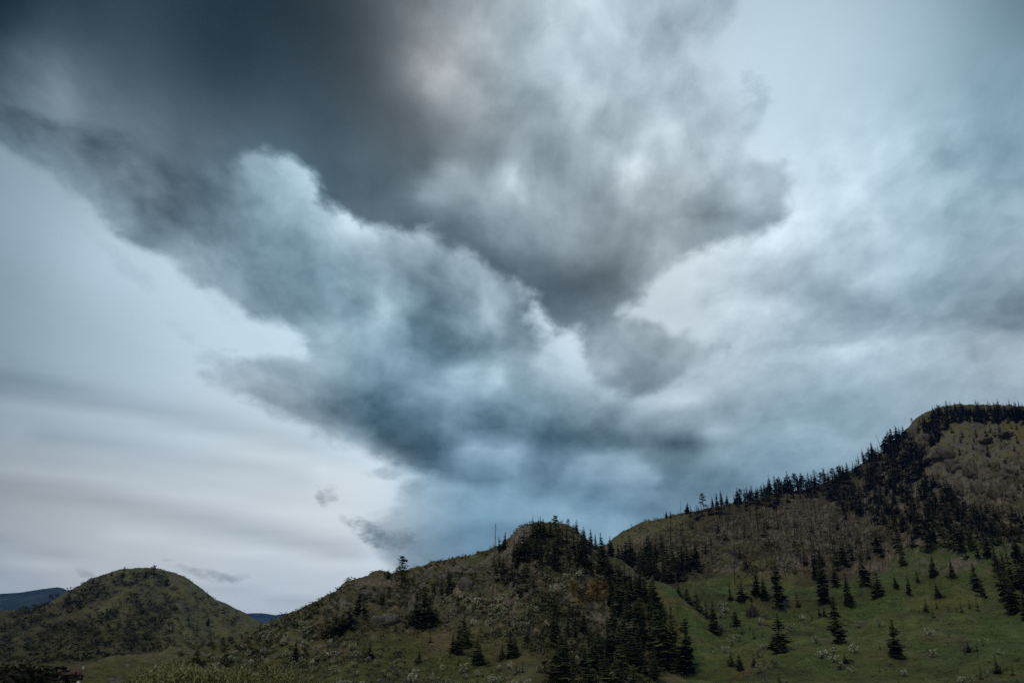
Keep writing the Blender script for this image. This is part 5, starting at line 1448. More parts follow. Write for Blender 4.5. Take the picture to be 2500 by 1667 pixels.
for k, (poly, n, sp, hr, G, label, group) in enumerate([
        ([(1640, 1295), (1760, 1264), (1900, 1236), (2040, 1206), (2120, 1246), (2200, 1316), (2140, 1352), (2020, 1382), (1900, 1392), (1780, 1396), (1680, 1372), (1620, 1335)], 190, 9, (28, 60), GD, 'bare dead trunk among many on the burnt slope', 'dead trees on the burnt slope'),
        ([(2030, 1200), (2160, 1130), (2230, 1110), (2300, 1200), (2420, 1270), (2420, 1330), (2240, 1330), (2120, 1280)], 55, 14, (20, 40), GD, 'grey dead tree in the upper mountain forest', 'dead trees in the upper forest'),
        ([(1500, 1400), (1560, 1340), (1700, 1330), (1740, 1390), (1640, 1420)], 22, 12, (30, 55), GD, 'dead trunk in the wood between the knoll and the burnt slope', 'dead trees between knoll and slope'),
        ([(1150, 1400), (1290, 1390), (1360, 1420), (1300, 1500), (1180, 1480)], 10, 20, (30, 60), GK, 'dead reddish stem on the upper knoll face', 'dead stems on the knoll face')]):
    P_ = in_poly(poly, n, sp, 120 + k, 4)
    for p in P_:
        items.append((p[0], p[1], random.uniform(*hr), random.choice((0, 1, 1, 2, 3, 4)), G, part_of(label, P_, p), group))
for t, p in zip(items, place(items)):
    h = t[2] / px_per_m(p) * 1.02
    mset = (M_PALE if (t[5].startswith('leaning bleached') or random.random() < 0.03) else M_SNAG)[t[3]]
    o = plant('dead_tree', mset, p, h, t[5], 'dead tree', t[6], random.uniform(1.3, 1.9) if t[6] else 1.2, t[2] > 34, ('branches', 'trunk'))
    if t[5].startswith('leaning'):
        o.rotation_euler = (0.05, -0.16, 0)
    elif t[6]:
        o.rotation_euler = (random.gauss(0, 0.05), random.gauss(0, 0.05), random.uniform(0, 6.28))

# =====================================================================
#  shrubs
# =====================================================================
WS = 'white blossom shrubs on the meadow'
MEADOW_SHRUBS = [(R5, 650, 905, 60, 'large white blossom shrub right behind the slim fir'), (R5, 695, 935, 50, 'white blossom shrub beside the tiny fir above the slim fir'), (R5, 508, 930, 42, None), (R5, 660, 985, 42, None), (R5, 850, 1130, 64, 'tall white blossom shrub below the blossom fir'), (R5, 825, 1195, 62, 'white blossom shrub with two heads under the tall one'), (R5, 760, 1230, 70, 'fullest white blossom shrub on the lower left meadow'), (R5, 695, 1298, 60, None), (R5, 598, 1325, 66, None), (R5, 1040, 1258, 34, None), (R5, 1065, 965, 32, None), (R5, 1018, 1045, 55, 'white blossom shrub right under the brush pile'), (R5, 1380, 1010, 62, 'white blossom shrub right of the tallest fir, standing alone'), (R5, 1280, 1105, 72, 'white blossom shrub close right of the broad dark fir'), (R5, 1520, 1215, 62, None), (R5, 1570, 1345, 66, None), (R5, 1680, 1300, 55, None), (R5, 1010, 1480, 74, None), (R5, 1150, 1430, 60, None), (R5, 1060, 1568, 50, None), (R5, 1730, 1450, 66, None), (R5, 790, 1085, 24, None), (R5, 670, 1100, 40, None), (R5, 860, 520, 40, None), (R5, 620, 580, 30, None), (R5, 1000, 1340, 54, None), (R5, 700, 885, 34, None), (R6, 355, 1075, 66, None), (R6, 540, 1060, 50, None), (R6, 990, 1135, 56, None), (R6, 1020, 1155, 30, None), (R6, 730, 980, 32, None), (R6, 640, 620, 28, None), (R6, 890, 585, 26, None), (R6, 1020, 1335, 62, None), (R6, 1470, 1235, 60, None), (R6, 1330, 1200, 34, None), (R6, 1610, 1310, 44, None), (R6, 1500, 1515, 48, None), (R6, 770, 1510, 60, None), (R6, 1290, 1568, 56, None), (R6, 320, 1300, 76, None), (R6, 25, 1345, 70, None), (R6, 1370, 1560, 48, None), (R6, 185, 1450, 60, None), (R6, 285, 1470, 50, None), (R6, 135, 1380, 60, None), (R6, 635, 1405, 34, None)]
items = []
for F, X, base, hpx, label in MEADOW_SHRUBS:
    x, y = F(X, base)
    items.append((x, y, hpx * 0.33, 'bloom', GD, label or 'small white blossom shrub dotted on the open meadow', None if label else WS))
KSH = 'pale blossom shrubs on the knoll'
for k, (poly, n, sp, hr, G, label, group) in enumerate([
        ([(560, 1560), (700, 1510), (840, 1540), (900, 1600), (1000, 1640), (900, 1700), (560, 1700)], 110, 12, (9, 22), GK, 'pale blossom shrub on the lower left slope of the knoll', 'pale blossom shrubs on the lower left slope'),
        ([(1080, 1470), (1290, 1440), (1330, 1500), (1260, 1560), (1160, 1530)], 44, 12, (10, 21), GK, 'pale blossom shrub among rocks on the open knoll face', 'pale blossom shrubs among rocks'),
        ([(1000, 1640), (1330, 1620), (1330, 1700), (1000, 1700)], 24, 18, (15, 27), GK, 'cream blossom shrub along the bottom in front of the knoll', 'cream blossom shrubs along the bottom'),
        ([(1390, 1580), (1500, 1560), (1510, 1690), (1400, 1690)], 12, 18, (14, 24), GK, 'pale shrub around the pink rocks low on the knoll', 'pale shrubs around the pink rocks'),
        ([(1290, 1400), (1420, 1390), (1420, 1440), (1300, 1450)], 14, 14, (12, 22), GK, 'pale shrub in the clearing of the knoll wood', 'pale shrubs in the knoll wood'),
        ([(1600, 1280), (1700, 1270), (1720, 1320), (1620, 1330)], 14, 12, (6, 10), GD, 'pale shrub high on the grassy left end of the mountainside', 'pale shrubs high on the mountainside')]):
    P_ = in_poly(poly, n, sp, 160 + k, 4)
    for p in P_:
        items.append((p[0], p[1], random.uniform(*hr), 'bloom', G, part_of(label, P_, p), group))
for k, (t, p) in enumerate(zip(items, place(items))):
    h = t[2] / px_per_m(p)
    plant('flowering_shrub', M_BLOOM[k % 4], p, h, t[5], 'shrub', t[6], random.uniform(0.95, 1.45), t[2] > 15, ('blossom', 'stems'))
items = []
for p in in_poly([(1392, 1435), (1430, 1422), (1500, 1432), (1530, 1462), (1470, 1474), (1395, 1472)], 26, 9, 190, 3):
    items.append((p[0], p[1], random.uniform(11, 20), 'o', GK, 'ochre-yellow shrub in the glowing patch on the knoll', 'ochre shrubs on the knoll'))
for k, (t, p) in enumerate(zip(items, place(items))):
    plant('ochre_shrub', M_OCHRE[k % 4], p, t[2] / px_per_m(p), t[5], 'shrub', t[6], 1.3, False)
items = []
for k, (poly, n, sp, hr, G, label, group) in enumerate([
        ([(430, 1590), (640, 1540), (760, 1490), (860, 1480), (840, 1540), (640, 1620), (430, 1640)], 90, 11, (8, 15), GK, 'fresh green shrub on the left foot of the knoll', 'green shrubs on the left foot of the knoll'),
        ([(880, 1440), (1000, 1420), (1160, 1400), (1180, 1480), (1000, 1540), (880, 1500)], 60, 12, (8, 14), GK, 'olive shrub among the rocks of the left knoll slope', 'olive shrubs among the rocks'),
        ([(1400, 1560), (1500, 1540), (1520, 1690), (1410, 1690)], 14, 18, (14, 26), GK, 'green shrub low on the knoll beside the pink rocks', 'green shrubs beside the pink rocks')]):
    P_ = in_poly(poly, n, sp, 200 + k, 4)
    for p in P_:
        items.append((p[0], p[1], random.uniform(*hr), 's', G, part_of(label, P_, p), group))
for k, (t, p) in enumerate(zip(items, place(items))):
    plant('green_shrub', M_SHRUB[k % 4], p, t[2] / px_per_m(p), t[5], 'shrub', t[6], random.uniform(1.0, 1.6), t[2] > 18, ('foliage', 'stems'))


def crest_band(crest, a, b, up=3, down=9):
    L = [(x, y) for x, y in crest if a <= x <= b]
    return [(x, y - up) for x, y in L] + [(x, y + down) for x, y in L[::-1]]


KC = [(640, 1531), (659, 1523), (686, 1512), (713, 1500), (734, 1490), (765, 1472), (794, 1459), (817, 1449), (844, 1424), (880, 1415), (911, 1403), (957, 1401), (998, 1392), (1033, 1384), (1052, 1377), (1099, 1368), (1129, 1363), (1161, 1357), (1194, 1346), (1225, 1332), (1243, 1319), (1255, 1303), (1270, 1286), (1289, 1281), (1324, 1279), (1357, 1278), (1384, 1281), (1403, 1291), (1425, 1313)]
DC = [(1500, 1314), (1550, 1287), (1600, 1267), (1641, 1258), (1689, 1251), (1749, 1239), (1825, 1225), (1901, 1206), (1977, 1198), (2023, 1176), (2076, 1150), (2147, 1108), (2190, 1075), (2218, 1045), (2233, 1028), (2259, 1009), (2296, 996), (2344, 991), (2500, 994)]
LC = [(60, 1489), (130, 1466), (195, 1429), (262, 1401), (330, 1388), (390, 1389), (455, 1410), (526, 1463), (598, 1496), (690, 1548)]


def scrub(name, parts, shapes, mats, label, seed):
    PP = []; HH = []; WW = []
    for j, (G, poly, n, hr) in enumerate(parts):
        pts = in_poly(poly, n, 0, seed + j, 10)
        H = G.hit(pts[:, 0], pts[:, 1])
        for p in H:
            d = fbm(np.array([p[0]]), np.array([p[1]]), 30, 3)[0]
            if d + random.uniform(-0.35, 0.35) < -0.12:
                continue
            h = random.uniform(*hr)
            PP.append(p); HH.append(h); WW.append(h * random.uniform(1.0, 1.9))
    return batch(name, shapes, PP, HH, WW, mats, label)


scrub('sagebrush', [(GK, [(860, 1430), (1000, 1395), (1200, 1365), (1300, 1400), (1380, 1480), (1330, 1600), (1150, 1560), (1050, 1520), (900, 1520)], 2300, (0.5, 1.3)),
                    (GK, [(560, 1570), (760, 1485), (900, 1500), (1000, 1600), (1000, 1690), (520, 1690)], 1500, (0.4, 1.2)),
                    (GK, [(1270, 1290), (1400, 1285), (1450, 1340), (1560, 1430), (1560, 1680), (1340, 1680)], 900, (0.5, 1.4)),
                    (GD, [(1480, 1330), (1600, 1270), (1760, 1260), (2000, 1210), (2140, 1260), (2200, 1330), (1960, 1400), (1700, 1400)], 1500, (0.5, 1.5)),
                    (GD, [(2230, 1040), (2330, 1000), (2520, 1000), (2520, 1240), (2400, 1200)], 900, (0.7, 2.0))],
      TINYSHRUBS, [SAGELEAF, BARK], 'grey-green sagebrush and tufts covering the slopes', 300)
scrub('undergrowth', [(GK, crest_band(KC, 640, 1430), 520, (0.4, 1.7)), (GD, crest_band(DC, 1500, 2500), 420, (0.5, 2.0)), (GL, crest_band(LC, 60, 690), 200, (0.6, 2.2)),
                      (GK, [(440, 1600), (640, 1530), (860, 1440), (1000, 1400), (1200, 1370), (1320, 1420), (1380, 1500), (1340, 1600), (1100, 1540), (900, 1560), (700, 1650), (440, 1650)], 850, (0.6, 1.8)),
                      (GK, [(1270, 1290), (1400, 1285), (1480, 1360), (1600, 1440), (1640, 1560), (1600, 1690), (1340, 1690), (1300, 1500)], 950, (0.7, 2.2)),
                      (GD, [(1480, 1350), (1640, 1280), (2000, 1210), (2240, 1080), (2330, 1180), (2520, 1270), (2520, 1340), (2200, 1340), (1960, 1400), (1640, 1420)], 1600, (0.8, 2.4)),
                      (GL, [(-50, 1500), (250, 1405), (380, 1400), (430, 1480), (420, 1580), (330, 1610), (-50, 1625)], 1100, (1.2, 3.6)), (GL, [(400, 1410), (520, 1470), (640, 1540), (480, 1600), (400, 1560)], 200, (1.0, 2.8))],
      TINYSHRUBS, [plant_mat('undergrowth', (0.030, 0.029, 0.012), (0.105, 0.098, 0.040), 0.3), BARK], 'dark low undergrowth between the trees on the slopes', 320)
_b = []  # low brush, coloured dark to stand in for contact shadow under firs
for x_, y_, G in SHADE_BRUSH:
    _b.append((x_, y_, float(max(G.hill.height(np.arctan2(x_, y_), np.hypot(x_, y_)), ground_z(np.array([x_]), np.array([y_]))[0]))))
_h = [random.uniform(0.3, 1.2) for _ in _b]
batch('brush', TINYSHRUBS, _b, _h, [q * random.uniform(1.5, 3.0) for q in _h], [plant_mat('brush', (0.018, 0.018, 0.009), (0.062, 0.058, 0.026), 0.3), BARK], 'dark brush added as contact shade around the feet of the firs')
scrub('grass_tussocks', [(GD, [(1600, 1500), (1700, 1410), (1960, 1420), (2200, 1330), (2420, 1330), (2520, 1400), (2520, 1690), (1640, 1690)], 2600, (0.15, 0.45)),
                         (GK, [(560, 1600), (900, 1560), (1200, 1590), (1300, 1690), (500, 1690)], 1500, (0.2, 0.5))],
      TINYSHRUBS, [plant_mat('tussock', (0.030, 0.042, 0.014), (0.100, 0.110, 0.040), 0.3)], 'grass tussocks across the meadow', 340)

# =====================================================================
#  rocks
# =====================================================================
def rock_mat(name, dark, light):
    m, T, b = base_mat(name, 0.9)
    geo = T.add('ShaderNodeNewGeometry'); oi = T.add('ShaderNodeObjectInfo')
    pos = T.vec('MULTIPLY', geo.outputs['Position'], (1.0, 1.0, 0.35))
    n = T.noise(pos, 0.9, 6, 0.7)
    n2 = T.noise(geo.outputs['Position'], 0.25, 4, 0.6)
    c = T.mix(T.rng(n, 0.3, 0.72), dark, light)
    c = T.mix(T.rng(n2, 0.52, 0.7, 0, 0.7), c, (0.06, 0.06, 0.035))
    T.put(b.inputs['Base Color'], c)
    bp = T.add('ShaderNodeBump', {'Strength': 0.9, 'Distance': 0.6}); T.put(bp.inputs['Height'], n)
    T.put(b.inputs['Normal'], bp.outputs[0])
    return m


GREYROCK = rock_mat('grey_rock', (0.050, 0.044, 0.036), (0.23, 0.20, 0.165))
PINKROCK = rock_mat('pink_rock', (0.085, 0.064, 0.050), (0.38, 0.30, 0.24))
PURPLEROCK = rock_mat('purple_rock', (0.052, 0.040, 0.030), (0.21, 0.165, 0.125))


def rock_mesh(seed, mat):
    """a craggy outcrop: several fractured blocks grown together"""
    r = np.random.default_rng(seed)
    bm = bmesh.new()
    bmesh.ops.create_icosphere(bm, subdivisions=3, radius=1.0)
    V = np.array([v.co[:] for v in bm.verts])
    F = np.array([[v.index for v in f.verts] for f in bm.faces])
    bm.free()
    N = V / np.linalg.norm(V, axis=1)[:, None]
    blocks = []
    for q in range(7):
        d = 1.0 / np.maximum(np.abs(N).max(1), 1e-6)
        for k in range(12):                                     # fracture planes
            n = r.normal(0, 1, 3) * (1, 1, 0.45); n /= np.linalg.norm(n)
            c = r.uniform(0.45, 1.0)
            dot = N @ n
            d = np.minimum(d, np.where(dot > 0.05, c / np.maximum(dot, 0.05), 9))
        d = d + 0.12 * perlin(N[:, 0] * 3.1 + seed + q, N[:, 1] * 3.1 + N[:, 2])
        P = N * d[:, None]
        sz = r.uniform(0.26, 0.60) if q else 0.66
        off = np.array([r.uniform(-0.75, 0.75), r.uniform(-0.5, 0.3), r.uniform(-0.7, 0.35)]) if q else np.zeros(3)
        ax = r.uniform(-0.25, 0.25, 2)
        P = P * sz * (r.uniform(0.6, 1.1), 0.9, r.uniform(0.9, 1.5))
        P[:, 0] += P[:, 2] * ax[0]; P[:, 1] += P[:, 2] * ax[1]
        blocks.append((P + off, F))
    P, F = join(blocks)
    return mesh_np('rock_outcrop', P, F, [mat])


ROCKS = {k: [rock_mesh(s * 10 + i, m) for i in range(4)] for s, (k, m) in enumerate((('g', GREYROCK), ('p', PINKROCK), ('v', PURPLEROCK)))}
KR = 'small rocks on the knoll face'; MR = 'purple-grey bluffs under the summit'
OUT = [(1003, 1466, 34, 66, 'g', GK, 'tall grey rock slab left of the black fir clump', None), (945, 1505, 66, 46, 'g', GK, 'sloping dark grey slab below the tall rock slab', None), (1126, 1386, 58, 22, 'g', GK, 'long grey ledge just under the knoll skyline', None), (1142, 1419, 60, 38, 'g', GK, 'broad shadowed bluff below the long grey ledge', None), (1041, 1400, 34, 24, 'g', GK, 'grey rock under the skyline left of the long ledge', None), (1085, 1404, 22, 24, 'g', GK, 'narrow grey rock next to the long ledge', None), (1077, 1452, 34, 34, 'g', GK, 'dark bluff in the middle of the left knoll slope', None), (1118, 1440, 34, 24, 'p', GK, 'pinkish broken rock below the broad bluff', None), (886, 1443, 36, 18, 'g', GK, 'low grey rock on the upper left slope', None),
       (1268, 1305, 40, 42, 'p', GK, 'cliff at the left corner of the flat knoll top', None), (1400, 1567, 28, 24, 'p', GK, 'upper pinkish rock in the lower middle of the knoll', None), (1412, 1608, 36, 38, 'p', GK, 'larger pinkish columnar rock in the lower middle of the knoll', None), (1254, 1494, 18, 20, 'p', GK, 'pale upright rock on the open knoll face', None), (1332, 1522, 30, 20, 'p', GK, 'pale broken rock at the edge of the knoll firs', None),
       (1188, 1437, 14, 14, 'g', GK, None, KR), (1199, 1512, 18, 24, 'p', GK, None, KR), (1139, 1491, 24, 14, 'g', GK, None, KR), (1308, 1538, 22, 15, 'p', GK, None, KR), (1191, 1517, 15, 26, 'p', GK, None, KR), (1223, 1524, 15, 8, 'p', GK, None, KR), (1235, 1487, 12, 10, 'p', GK, None, KR), (1315, 1490, 10, 9, 'p', GK, None, KR), (1480, 1474, 10, 14, 'p', GK, None, KR), (1075, 1606, 9, 6, 'p', GK, None, KR), (1072, 1550, 8, 6, 'p', GK, None, KR),
       (2232, 1057, 30, 32, 'v', GD, 'cliff dropping from the skyline shoulder of the mountain', None), (2264, 1070, 30, 22, 'v', GD, 'upper small bluff beside the skyline cliff of the mountain', MR), (2298, 1107, 48, 28, 'v', GD, 'widest purple-grey bluff under the grassy summit ledge', MR), (2321, 1132, 42, 30, 'v', GD, 'bluff just below the widest purple-grey one', MR), (2363, 1149, 36, 36, 'v', GD, 'middle bluff of the row stepping down right from the widest', MR), (2388, 1190, 34, 44, 'v', GD, 'tall bluff in the lower middle of the mountain cliffs', MR), (2429, 1196, 34, 44, 'v', GD, 'rightmost tall bluff of the mountain cliffs', MR), (2441, 1226, 18, 24, 'p', GD, 'small reddish rock at the foot of the rightmost tall bluff', MR), (2340, 1190, 26, 30, 'v', GD, 'shaded bluff left of the lower tall ones on the mountain', MR), (2470, 1150, 30, 20, 'v', GD, 'rock band at the right edge of the mountain cliffs', MR), (2400, 1080, 40, 10, 'v', GD, 'thin rock ledge across the grassy summit shoulder', MR), (2450, 1062, 40, 9, 'v', GD, 'second thin rock ledge nearer the right edge of the summit', MR)]
for k, (px, py, w, h, c, G, label, group) in enumerate(OUT):
    p = G.hit(px, py + h * 0.35)[0]
    s = 1.0 / px_per_m(p)
    if group == MR: w, h = w * 1.35, h * 1.15
    p = p - np.array([p[0], p[1], 0.0]) / math.hypot(p[0], p[1]) * 0.16 * w * s
    o = link('rock_outcrop', ROCKS[c][k % 4], None, (p[0], p[1], p[2] + h * s * 0.06))
    o.scale = (w * s * 0.62, w * s * 0.40, h * s * 0.68)
    o.rotation_euler = (random.gauss(-0.12, 0.06), random.gauss(0, 0.12), -math.atan2(p[0], p[1]) + random.gauss(0, 0.25))
    if label is None:
        label = 'small pale rock on the open face of the knoll' if group == KR else 'purple-grey rock bluff on the mountain under the summit'
    tag(o, label, 'rock', group)

# =====================================================================
#  deadfall, brush pile, logs
# =====================================================================
def stick(a, b, r0, r1, sides=5):
    return tube([a, (np.array(a) + np.array(b)) / 2, b], [r0, (r0 + r1) / 2, r1], sides)


parts = []
pts = in_poly([(1620, 1335), (1760, 1270), (1900, 1240), (2040, 1210), (2200, 1316), (2140, 1352), (1900, 1394), (1690, 1390)], 420, 0, 411, 6)
for p in GD.hit(pts[:, 0], pts[:, 1]):
    L = random.uniform(2, 8); a = random.gauss(0, 0.45)
    dx, dy = math.cos(a) * L / 2, math.sin(a) * L / 2
    q = np.array([[p[0] - dx, p[1] - dy], [p[0] + dx, p[1] + dy]])
    zz = right_mountain.height(np.arctan2(q[:, 0], q[:, 1]), np.hypot(q[:, 0], q[:, 1]))
    parts.append(stick((*q[0], zz[0] + .2), (*q[1], zz[1] + .2), 0.20, 0.10, 4))
V, F = join(parts)
tag(link('deadfall', mesh_np('deadfall', V, F, [plant_mat('fallen_wood', (0.040, 0.032, 0.026), (0.17, 0.135, 0.11), 0.3)])), 'fallen dead trunks lying across the burnt slope', None, None, 'stuff')

bp = GD.hit(*R5(945, 962))[0]
s = math.hypot(bp[0], bp[1]) / FPX * 0.2723
root = bpy.data.objects.new('brush_pile', None); COL.objects.link(root)
root.location = tuple(bp)
tag(root, 'brown cone-shaped pile of sticks and branches on the green meadow', 'brush pile')
PW = 62 * s; PH = 92 * s
for k in range(46):
    a = random.uniform(0, 6.283); rr_ = random.uniform(0.75, 1.05)
    b = np.array([math.cos(a) * PW * rr_, math.sin(a) * PW * rr_, -0.1])
    t = np.array([random.gauss(0, .25), random.gauss(0, .25), PH * random.uniform(0.75, 1.12)])
    V, F = stick(b, t, random.uniform(.07, .13), .04, 4)
    link('stick', mesh_np('stick', V, F, [DEADWOOD]), root)
V, F = join([stick((random.gauss(0, PW * .45), random.gauss(0, PW * .45), random.uniform(0, PH * .5)), (random.gauss(0, PW * .5), random.gauss(0, PW * .5), random.uniform(0.1, PH * .75)), .05, .03, 3) for _ in range(240)])
tag(link('twigs', mesh_np('twigs', V, F, [DEADWOOD]), root), None, None, None, 'stuff')
for (xa, ya, xb, yb, r, lab) in ((985, 965, 1140, 1000, .30, 'long dark fallen log running right from the brush pile'), (1000, 1040, 1110, 1060, .28, 'second fallen log below the white shrub under the brush pile'), (870, 690, 950, 705, .25, 'fallen log at the foot of the treeline left of the firs')):
    A = GD.hit([R5(xa, 0)[0], R5(xb, 0)[0]], [R5(0, ya)[1], R5(0, yb)[1]])
    o = bpy.data.objects.new('fallen_log', None); COL.objects.link(o); o.location = tuple(A[0])
    d = A[1] - A[0]
    pts_ = [d * t + (0, 0, 0.2) for t in np.linspace(0, 1, 7)]
    q = np.array(pts_) + A[0]
    zz = np.array([right_mountain.height(np.arctan2(v[0], v[1]), np.hypot(v[0], v[1])) for v in q]) - A[0][2] + 0.18
    pts_ = [(v[0], v[1], z) for v, z in zip(pts_, zz)]
    V, F = tube(pts_, list(np.linspace(r, r * .55, 7)), 7)
    link('trunk', mesh_np('trunk', V, F, [DEADWOOD]), o)
    st = [stick(np.array(pts_[random.randrange(1, 6)]), np.array(pts_[random.randrange(1, 6)]) + (random.gauss(0, .5), random.gauss(0, .5), random.uniform(.5, 1.2)), .05, .02, 3) for _ in range(9)]
    V, F = join(st)
    link('branch_stubs', mesh_np('branch_stubs', V, F, [DEADWOOD]), o)
    tag(o, lab, 'log')

# =====================================================================
#  the valley floor at the lower left
# =====================================================================
def on_ground(px, r):
    dx, dy, dz = ray(px, 1640)
    az = math.atan2(float(dx), float(dy))
    x, y = math.sin(az) * r, math.cos(az) * r
    return np.array([x, y, float(land_z(np.array([x]), np.array([y]))[0])])


def willow_shape(seed):
    r = np.random.default_rng(seed)
    S = []; V = []; F = []
    for k in range(60):
        a = r.uniform(0, 6.283); sp = r.random() ** 0.5 * 0.5
        top = np.array([math.cos(a) * sp * 1.15, math.sin(a) * sp * 1.15, 1.0 - 0.55 * sp ** 2 * 2 + r.normal(0, .05)])
        base = np.array([math.cos(a) * sp * 0.35, math.sin(a) * sp * 0.35, -0.02])
        mid = (base + top) / 2 + r.normal(0, .03, 3)
        S.append(tube([base, mid, top], [0.008, 0.006, 0.003], 3))
        for j in range(26):
            t = r.uniform(0.42, 1.02)
            q = base + (top - base) * t + r.normal(0, 0.035, 3)
            e = r.normal(0, 0.020, (3, 3)) * (1, 1, 1.9)
            i = len(V); V += [tuple(q + e[0]), tuple(q + e[1]), tuple(q + e[2])]; F.append((i, i + 1, i + 2))
    return (np.array(V), np.array(F)), join(S)


WILLOWS = [willow_shape(900 + i) for i in range(4)]
M_WILLOW = [(mesh_np('foliage', *c, [WILLOWLEAF]), mesh_np('stems', *t, [WILLOWSTEM])) for c, t in WILLOWS]
WP = [(362, 150, 1634), (388, 140, 1628), (415, 132, 1620), (440, 138, 1617), (462, 128, 1622), (486, 136, 1624), (510, 146, 1634), (528, 130, 1630), (552, 126, 1627), (580, 128, 1626), (602, 142, 1634), (664, 126, 1627), (702, 128, 1629), (640, 132, 1642), (684, 118, 1634), (430, 110, 1630), (475, 108, 1632), (545, 108, 1636), (590, 110, 1640), (770, 120, 1656)]
WP.sort()
WLAB = {i: '%s pale willow bush from the left in the thicket along the bottom edge' % ORD[i] for i in range(len(WP))}
for k, (px, r, top) in enumerate(WP):
    p = on_ground(px, r)
    tx, ty, tz = ray(px, top)
    h = CAM_Z + r * float(tz / math.hypot(float(tx), float(ty))) - p[2]
    plant('willow_bush', M_WILLOW[k % 4], p, h, WLAB[k], 'willow', 'willows of the thicket along the bottom', 1.25, True, ('foliage', 'stems'))
for k, (px, r, top) in enumerate([(-20, 150, 1632), (20, 140, 1634), (52, 146, 1622), (80, 150, 1611), (98, 140, 1622), (112, 150, 1640), (40, 120, 1640), (80, 118, 1642), (5, 118, 1648)]):
    p = on_ground(px, r)
    tx, ty, tz = ray(px, top)
    h = CAM_Z + r * float(tz / math.hypot(float(tx), float(ty))) - p[2]
    plant('dark_shrub', M_DARK[k % 3], p, h, 'tallest dark brownish shrub in the lower left corner' if k == 3 else 'dark brownish shrub massed in the lower left corner', 'shrub', None if k == 3 else 'dark shrubs in the lower left corner', 1.5, True, ('foliage', 'stems'))

# the cabin under the red roof
def quad_mesh(name, V, F, mat):
    return mesh_np(name, V, F, [mat])


def flat_mat(name, col, rough=0.85, scale=1.5, var=0.3):
    m, T, b = base_mat(name, rough)
    geo = T.add('ShaderNodeNewGeometry')
    n = T.noise(geo.outputs['Position'], scale, 5, 0.65)
    T.put(b.inputs['Base Color'], T.vec('SCALE', T.comb(*col), scale=T.rng(n, 0.25, 0.75, 1 - var, 1 + var)))
    return m


def box(x0, x1, y0, y1, z0, z1):
    V = np.array([(x, y, z) for z in (z0, z1) for y in (y0, y1) for x in (x0, x1)], float)
    F = np.array([(0, 2, 3, 1), (4, 5, 7, 6), (0, 1, 5, 4), (2, 6, 7, 3), (0, 4, 6, 2), (1, 3, 7, 5)])
    return V, F


RED = flat_mat('red_roof', (0.105, 0.050, 0.040)); BROWNW = flat_mat('log_wall', (0.085, 0.055, 0.038)); DARKW = flat_mat('dark_opening', (0.014, 0.014, 0.015), 0.4)
PALE = flat_mat('pale_paint', (0.55, 0.55, 0.52))
cp = on_ground(184, 395)
cab = bpy.data.objects.new('cabin', None); COL.objects.link(cab); cab.location = tuple(cp); cab.rotation_euler = (0, 0, 0.42)
tag(cab, 'low cabin with a long rust-red roof at the foot of the grassy hill', 'cabin')
link('wall', quad_mesh('wall', *box(-5.0, 5.0, -2.6, 2.6, -0.3, 2.1), BROWNW), cab)
rv = np.array([(-5.6, -3.2, 2.0), (5.6, -3.2, 2.0), (5.6, 0, 3.9), (-5.6, 0, 3.9), (-5.6, 3.2, 2.0), (5.6, 3.2, 2.0), (-5.6, -3.2, 1.85), (5.6, -3.2, 1.85), (5.6, 0, 3.75), (-5.6, 0, 3.75), (-5.6, 3.2, 1.85), (5.6, 3.2, 1.85)])
rf = link('roof', quad_mesh('roof', rv, np.array([(0, 1, 2, 3), (3, 2, 5, 4), (7, 6, 9, 8), (8, 9, 10, 11), (0, 6, 7, 1), (5, 11, 10, 4), (1, 7, 8, 2), (2, 8, 11, 5), (3, 9, 6, 0), (4, 10, 9, 3)]), RED), cab)
V, F = box(-0.35, 0.35, -0.35, 0.35, 3.2, 4.8)
link('chimney', quad_mesh('chimney', V + (2.6, 0.2, 0), F, PALE), rf)
for gx in (-5.01, 5.01):
    g = np.array([(gx, -2.6, 2.1), (gx, 2.6, 2.1), (gx, 0, 3.65)])
    link('gable', mesh_np('gable', g, np.array([(0, 1, 2)]), [BROWNW]), cab)
link('door', quad_mesh('door', *box(-0.5, 0.5, -2.66, -2.6, -0.1, 1.85), DARKW), cab)
for wx in (-3.2, 2.6):
    wd = link('window', quad_mesh('window', *box(wx - .6, wx + .6, -2.66, -2.6, 0.8, 1.7), DARKW), cab)
    V, F = join([box(wx - .7, wx + .7, -2.70, -2.62, 0.70, 0.80), box(wx - .7, wx + .7, -2.70, -2.62, 1.70, 1.80), box(wx - .7, wx - .6, -2.70, -2.62, 0.80, 1.70), box(wx + .6, wx + .7, -2.70, -2.62, 0.80, 1.70)])
    link('frame', quad_mesh('frame', V, F, PALE), wd)

pp = on_ground(191, 410)
pole = bpy.data.objects.new('utility_pole', None); COL.objects.link(pole); pole.location = tuple(pp)
tag(pole, 'thin pale pole rising behind the red-roofed cabin', 'pole')
hp = 31 * 410 / FPX + CAM_Z + 0.4
link('post', mesh_np('post', *tube([(0, 0, -.3), (0, 0, hp * .5), (0, 0, hp)], [.17, .14, .11], 8), [PALEWOOD]), pole)
ca = link('crossarm', quad_mesh('crossarm', *box(-1.1, 1.1, -.08, .08, hp - .75, hp - .6), PALEWOOD), pole)
for ix in (-0.9, 0.0, 0.9):
    link('insulator', mesh_np('insulator', *tube([(ix, 0, hp - .6), (ix, 0, hp - .5), (ix, 0, hp - .4)], [.05, .07, .03], 6), [PALE]), ca)

plant('rusty_shrub', M_RUST[0], on_ground(246, 398), 3.2, 'rust-red bush right of the cabin', 'shrub', None, 1.5, True, ('foliage', 'stems'))
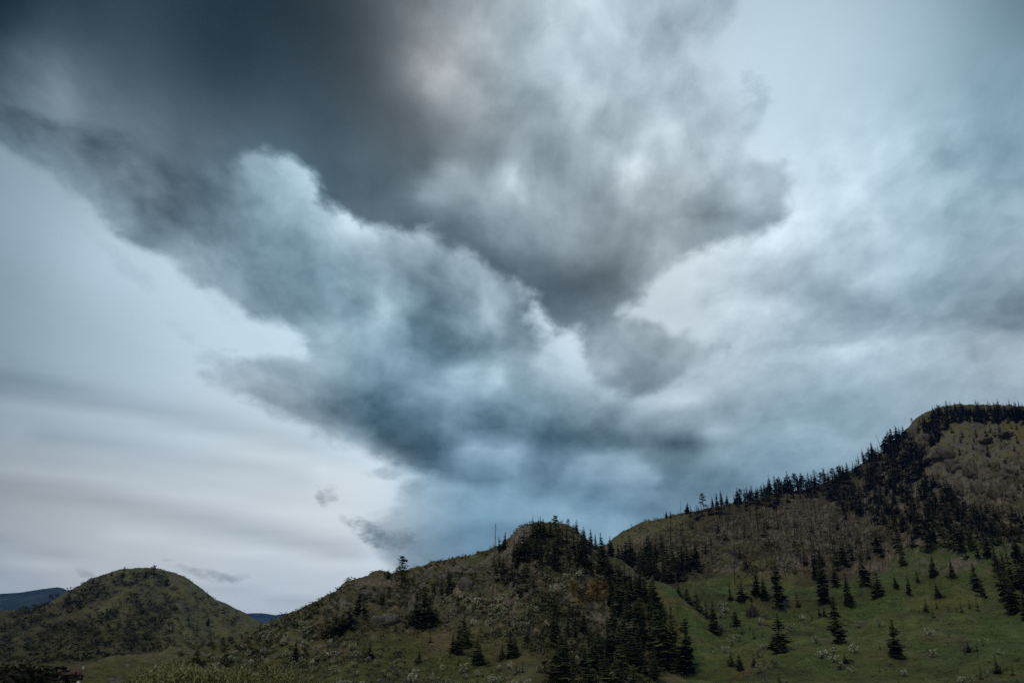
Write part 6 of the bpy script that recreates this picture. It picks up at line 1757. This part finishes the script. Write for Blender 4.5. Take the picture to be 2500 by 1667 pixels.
# white tarp on the meadow
tp = on_ground(192, 282)
n = 9
gx, gy = np.meshgrid(np.linspace(-1, 1, n), np.linspace(-1, 1, n))
zz = 0.95 * np.exp(-((gx * 1.1 - .1) ** 2 * 1.4 + gy ** 2 * 1.6)) + 0.12 * perlin(gx * 2.3 + 5, gy * 2.3) - 0.10
i = np.arange(n * n).reshape(n, n)
F = np.stack([i[:-1, :-1], i[:-1, 1:], i[1:, 1:], i[1:, :-1]], -1).reshape(-1, 4)
V = np.stack([gx * 1.05, gy * 0.8, np.maximum(zz, 0.02)], -1).reshape(-1, 3)
tag(link('white_tarp', mesh_np('white_tarp', V, F, [PALE], smooth=True), None, tuple(tp + (0, 0, 0.05))), 'small white tarp-covered heap on the green meadow at the lower left', 'tarp')
# straw-coloured track along the bottom
pts = []
for t in np.linspace(0, 1, 24):
    q = on_ground(95 + 130 * t, 252 - 14 * t + 3 * math.sin(t * 9))
    pts.append(q)
P = np.array(pts)
d = np.gradient(P, axis=0); nrm = np.stack([-d[:, 1], d[:, 0]], -1); nrm /= np.linalg.norm(nrm, axis=1)[:, None]
rows = []
for o_ in np.linspace(-1, 1, 5):
    q = P.copy(); q[:, :2] += nrm * o_ * 2.2
    q[:, 2] = ground_z(q[:, 0], q[:, 1]) + 0.06
    rows.append(q)
V = np.concatenate(rows); m_ = len(P)
i = np.arange(len(V)).reshape(5, m_)
F = np.stack([i[:-1, :-1], i[:-1, 1:], i[1:, 1:], i[1:, :-1]], -1).reshape(-1, 4)
tag(link('path', mesh_np('path', V, F, [flat_mat('straw_track', (0.20, 0.165, 0.105), 0.95, 0.8, 0.5)])), 'straw-coloured dirt track crossing the valley floor', None, None, 'structure')

# =====================================================================
#  air
# =====================================================================
m = bpy.data.materials.new('haze'); m.use_nodes = True
m.node_tree.nodes.clear()
T = NT(m.node_tree)
o = T.add('ShaderNodeOutputMaterial')
pv = T.add('ShaderNodeVolumePrincipled')
pv.inputs['Color'].default_value = HAZE_COLOR
pv.inputs['Density'].default_value = HAZE_DENSITY
T.l.new(pv.outputs[0], o.inputs['Volume'])
bm = bmesh.new()
bmesh.ops.create_cube(bm, size=1.0)
me = bpy.data.meshes.new('haze'); bm.to_mesh(me); bm.free()
me.materials.append(m)
h = link('haze', me)
h.scale = (36000, 36000, 830)
h.location = (0, 0, 415 - 25)
tag(h, 'thin blue haze over the valley', None, None, 'stuff')
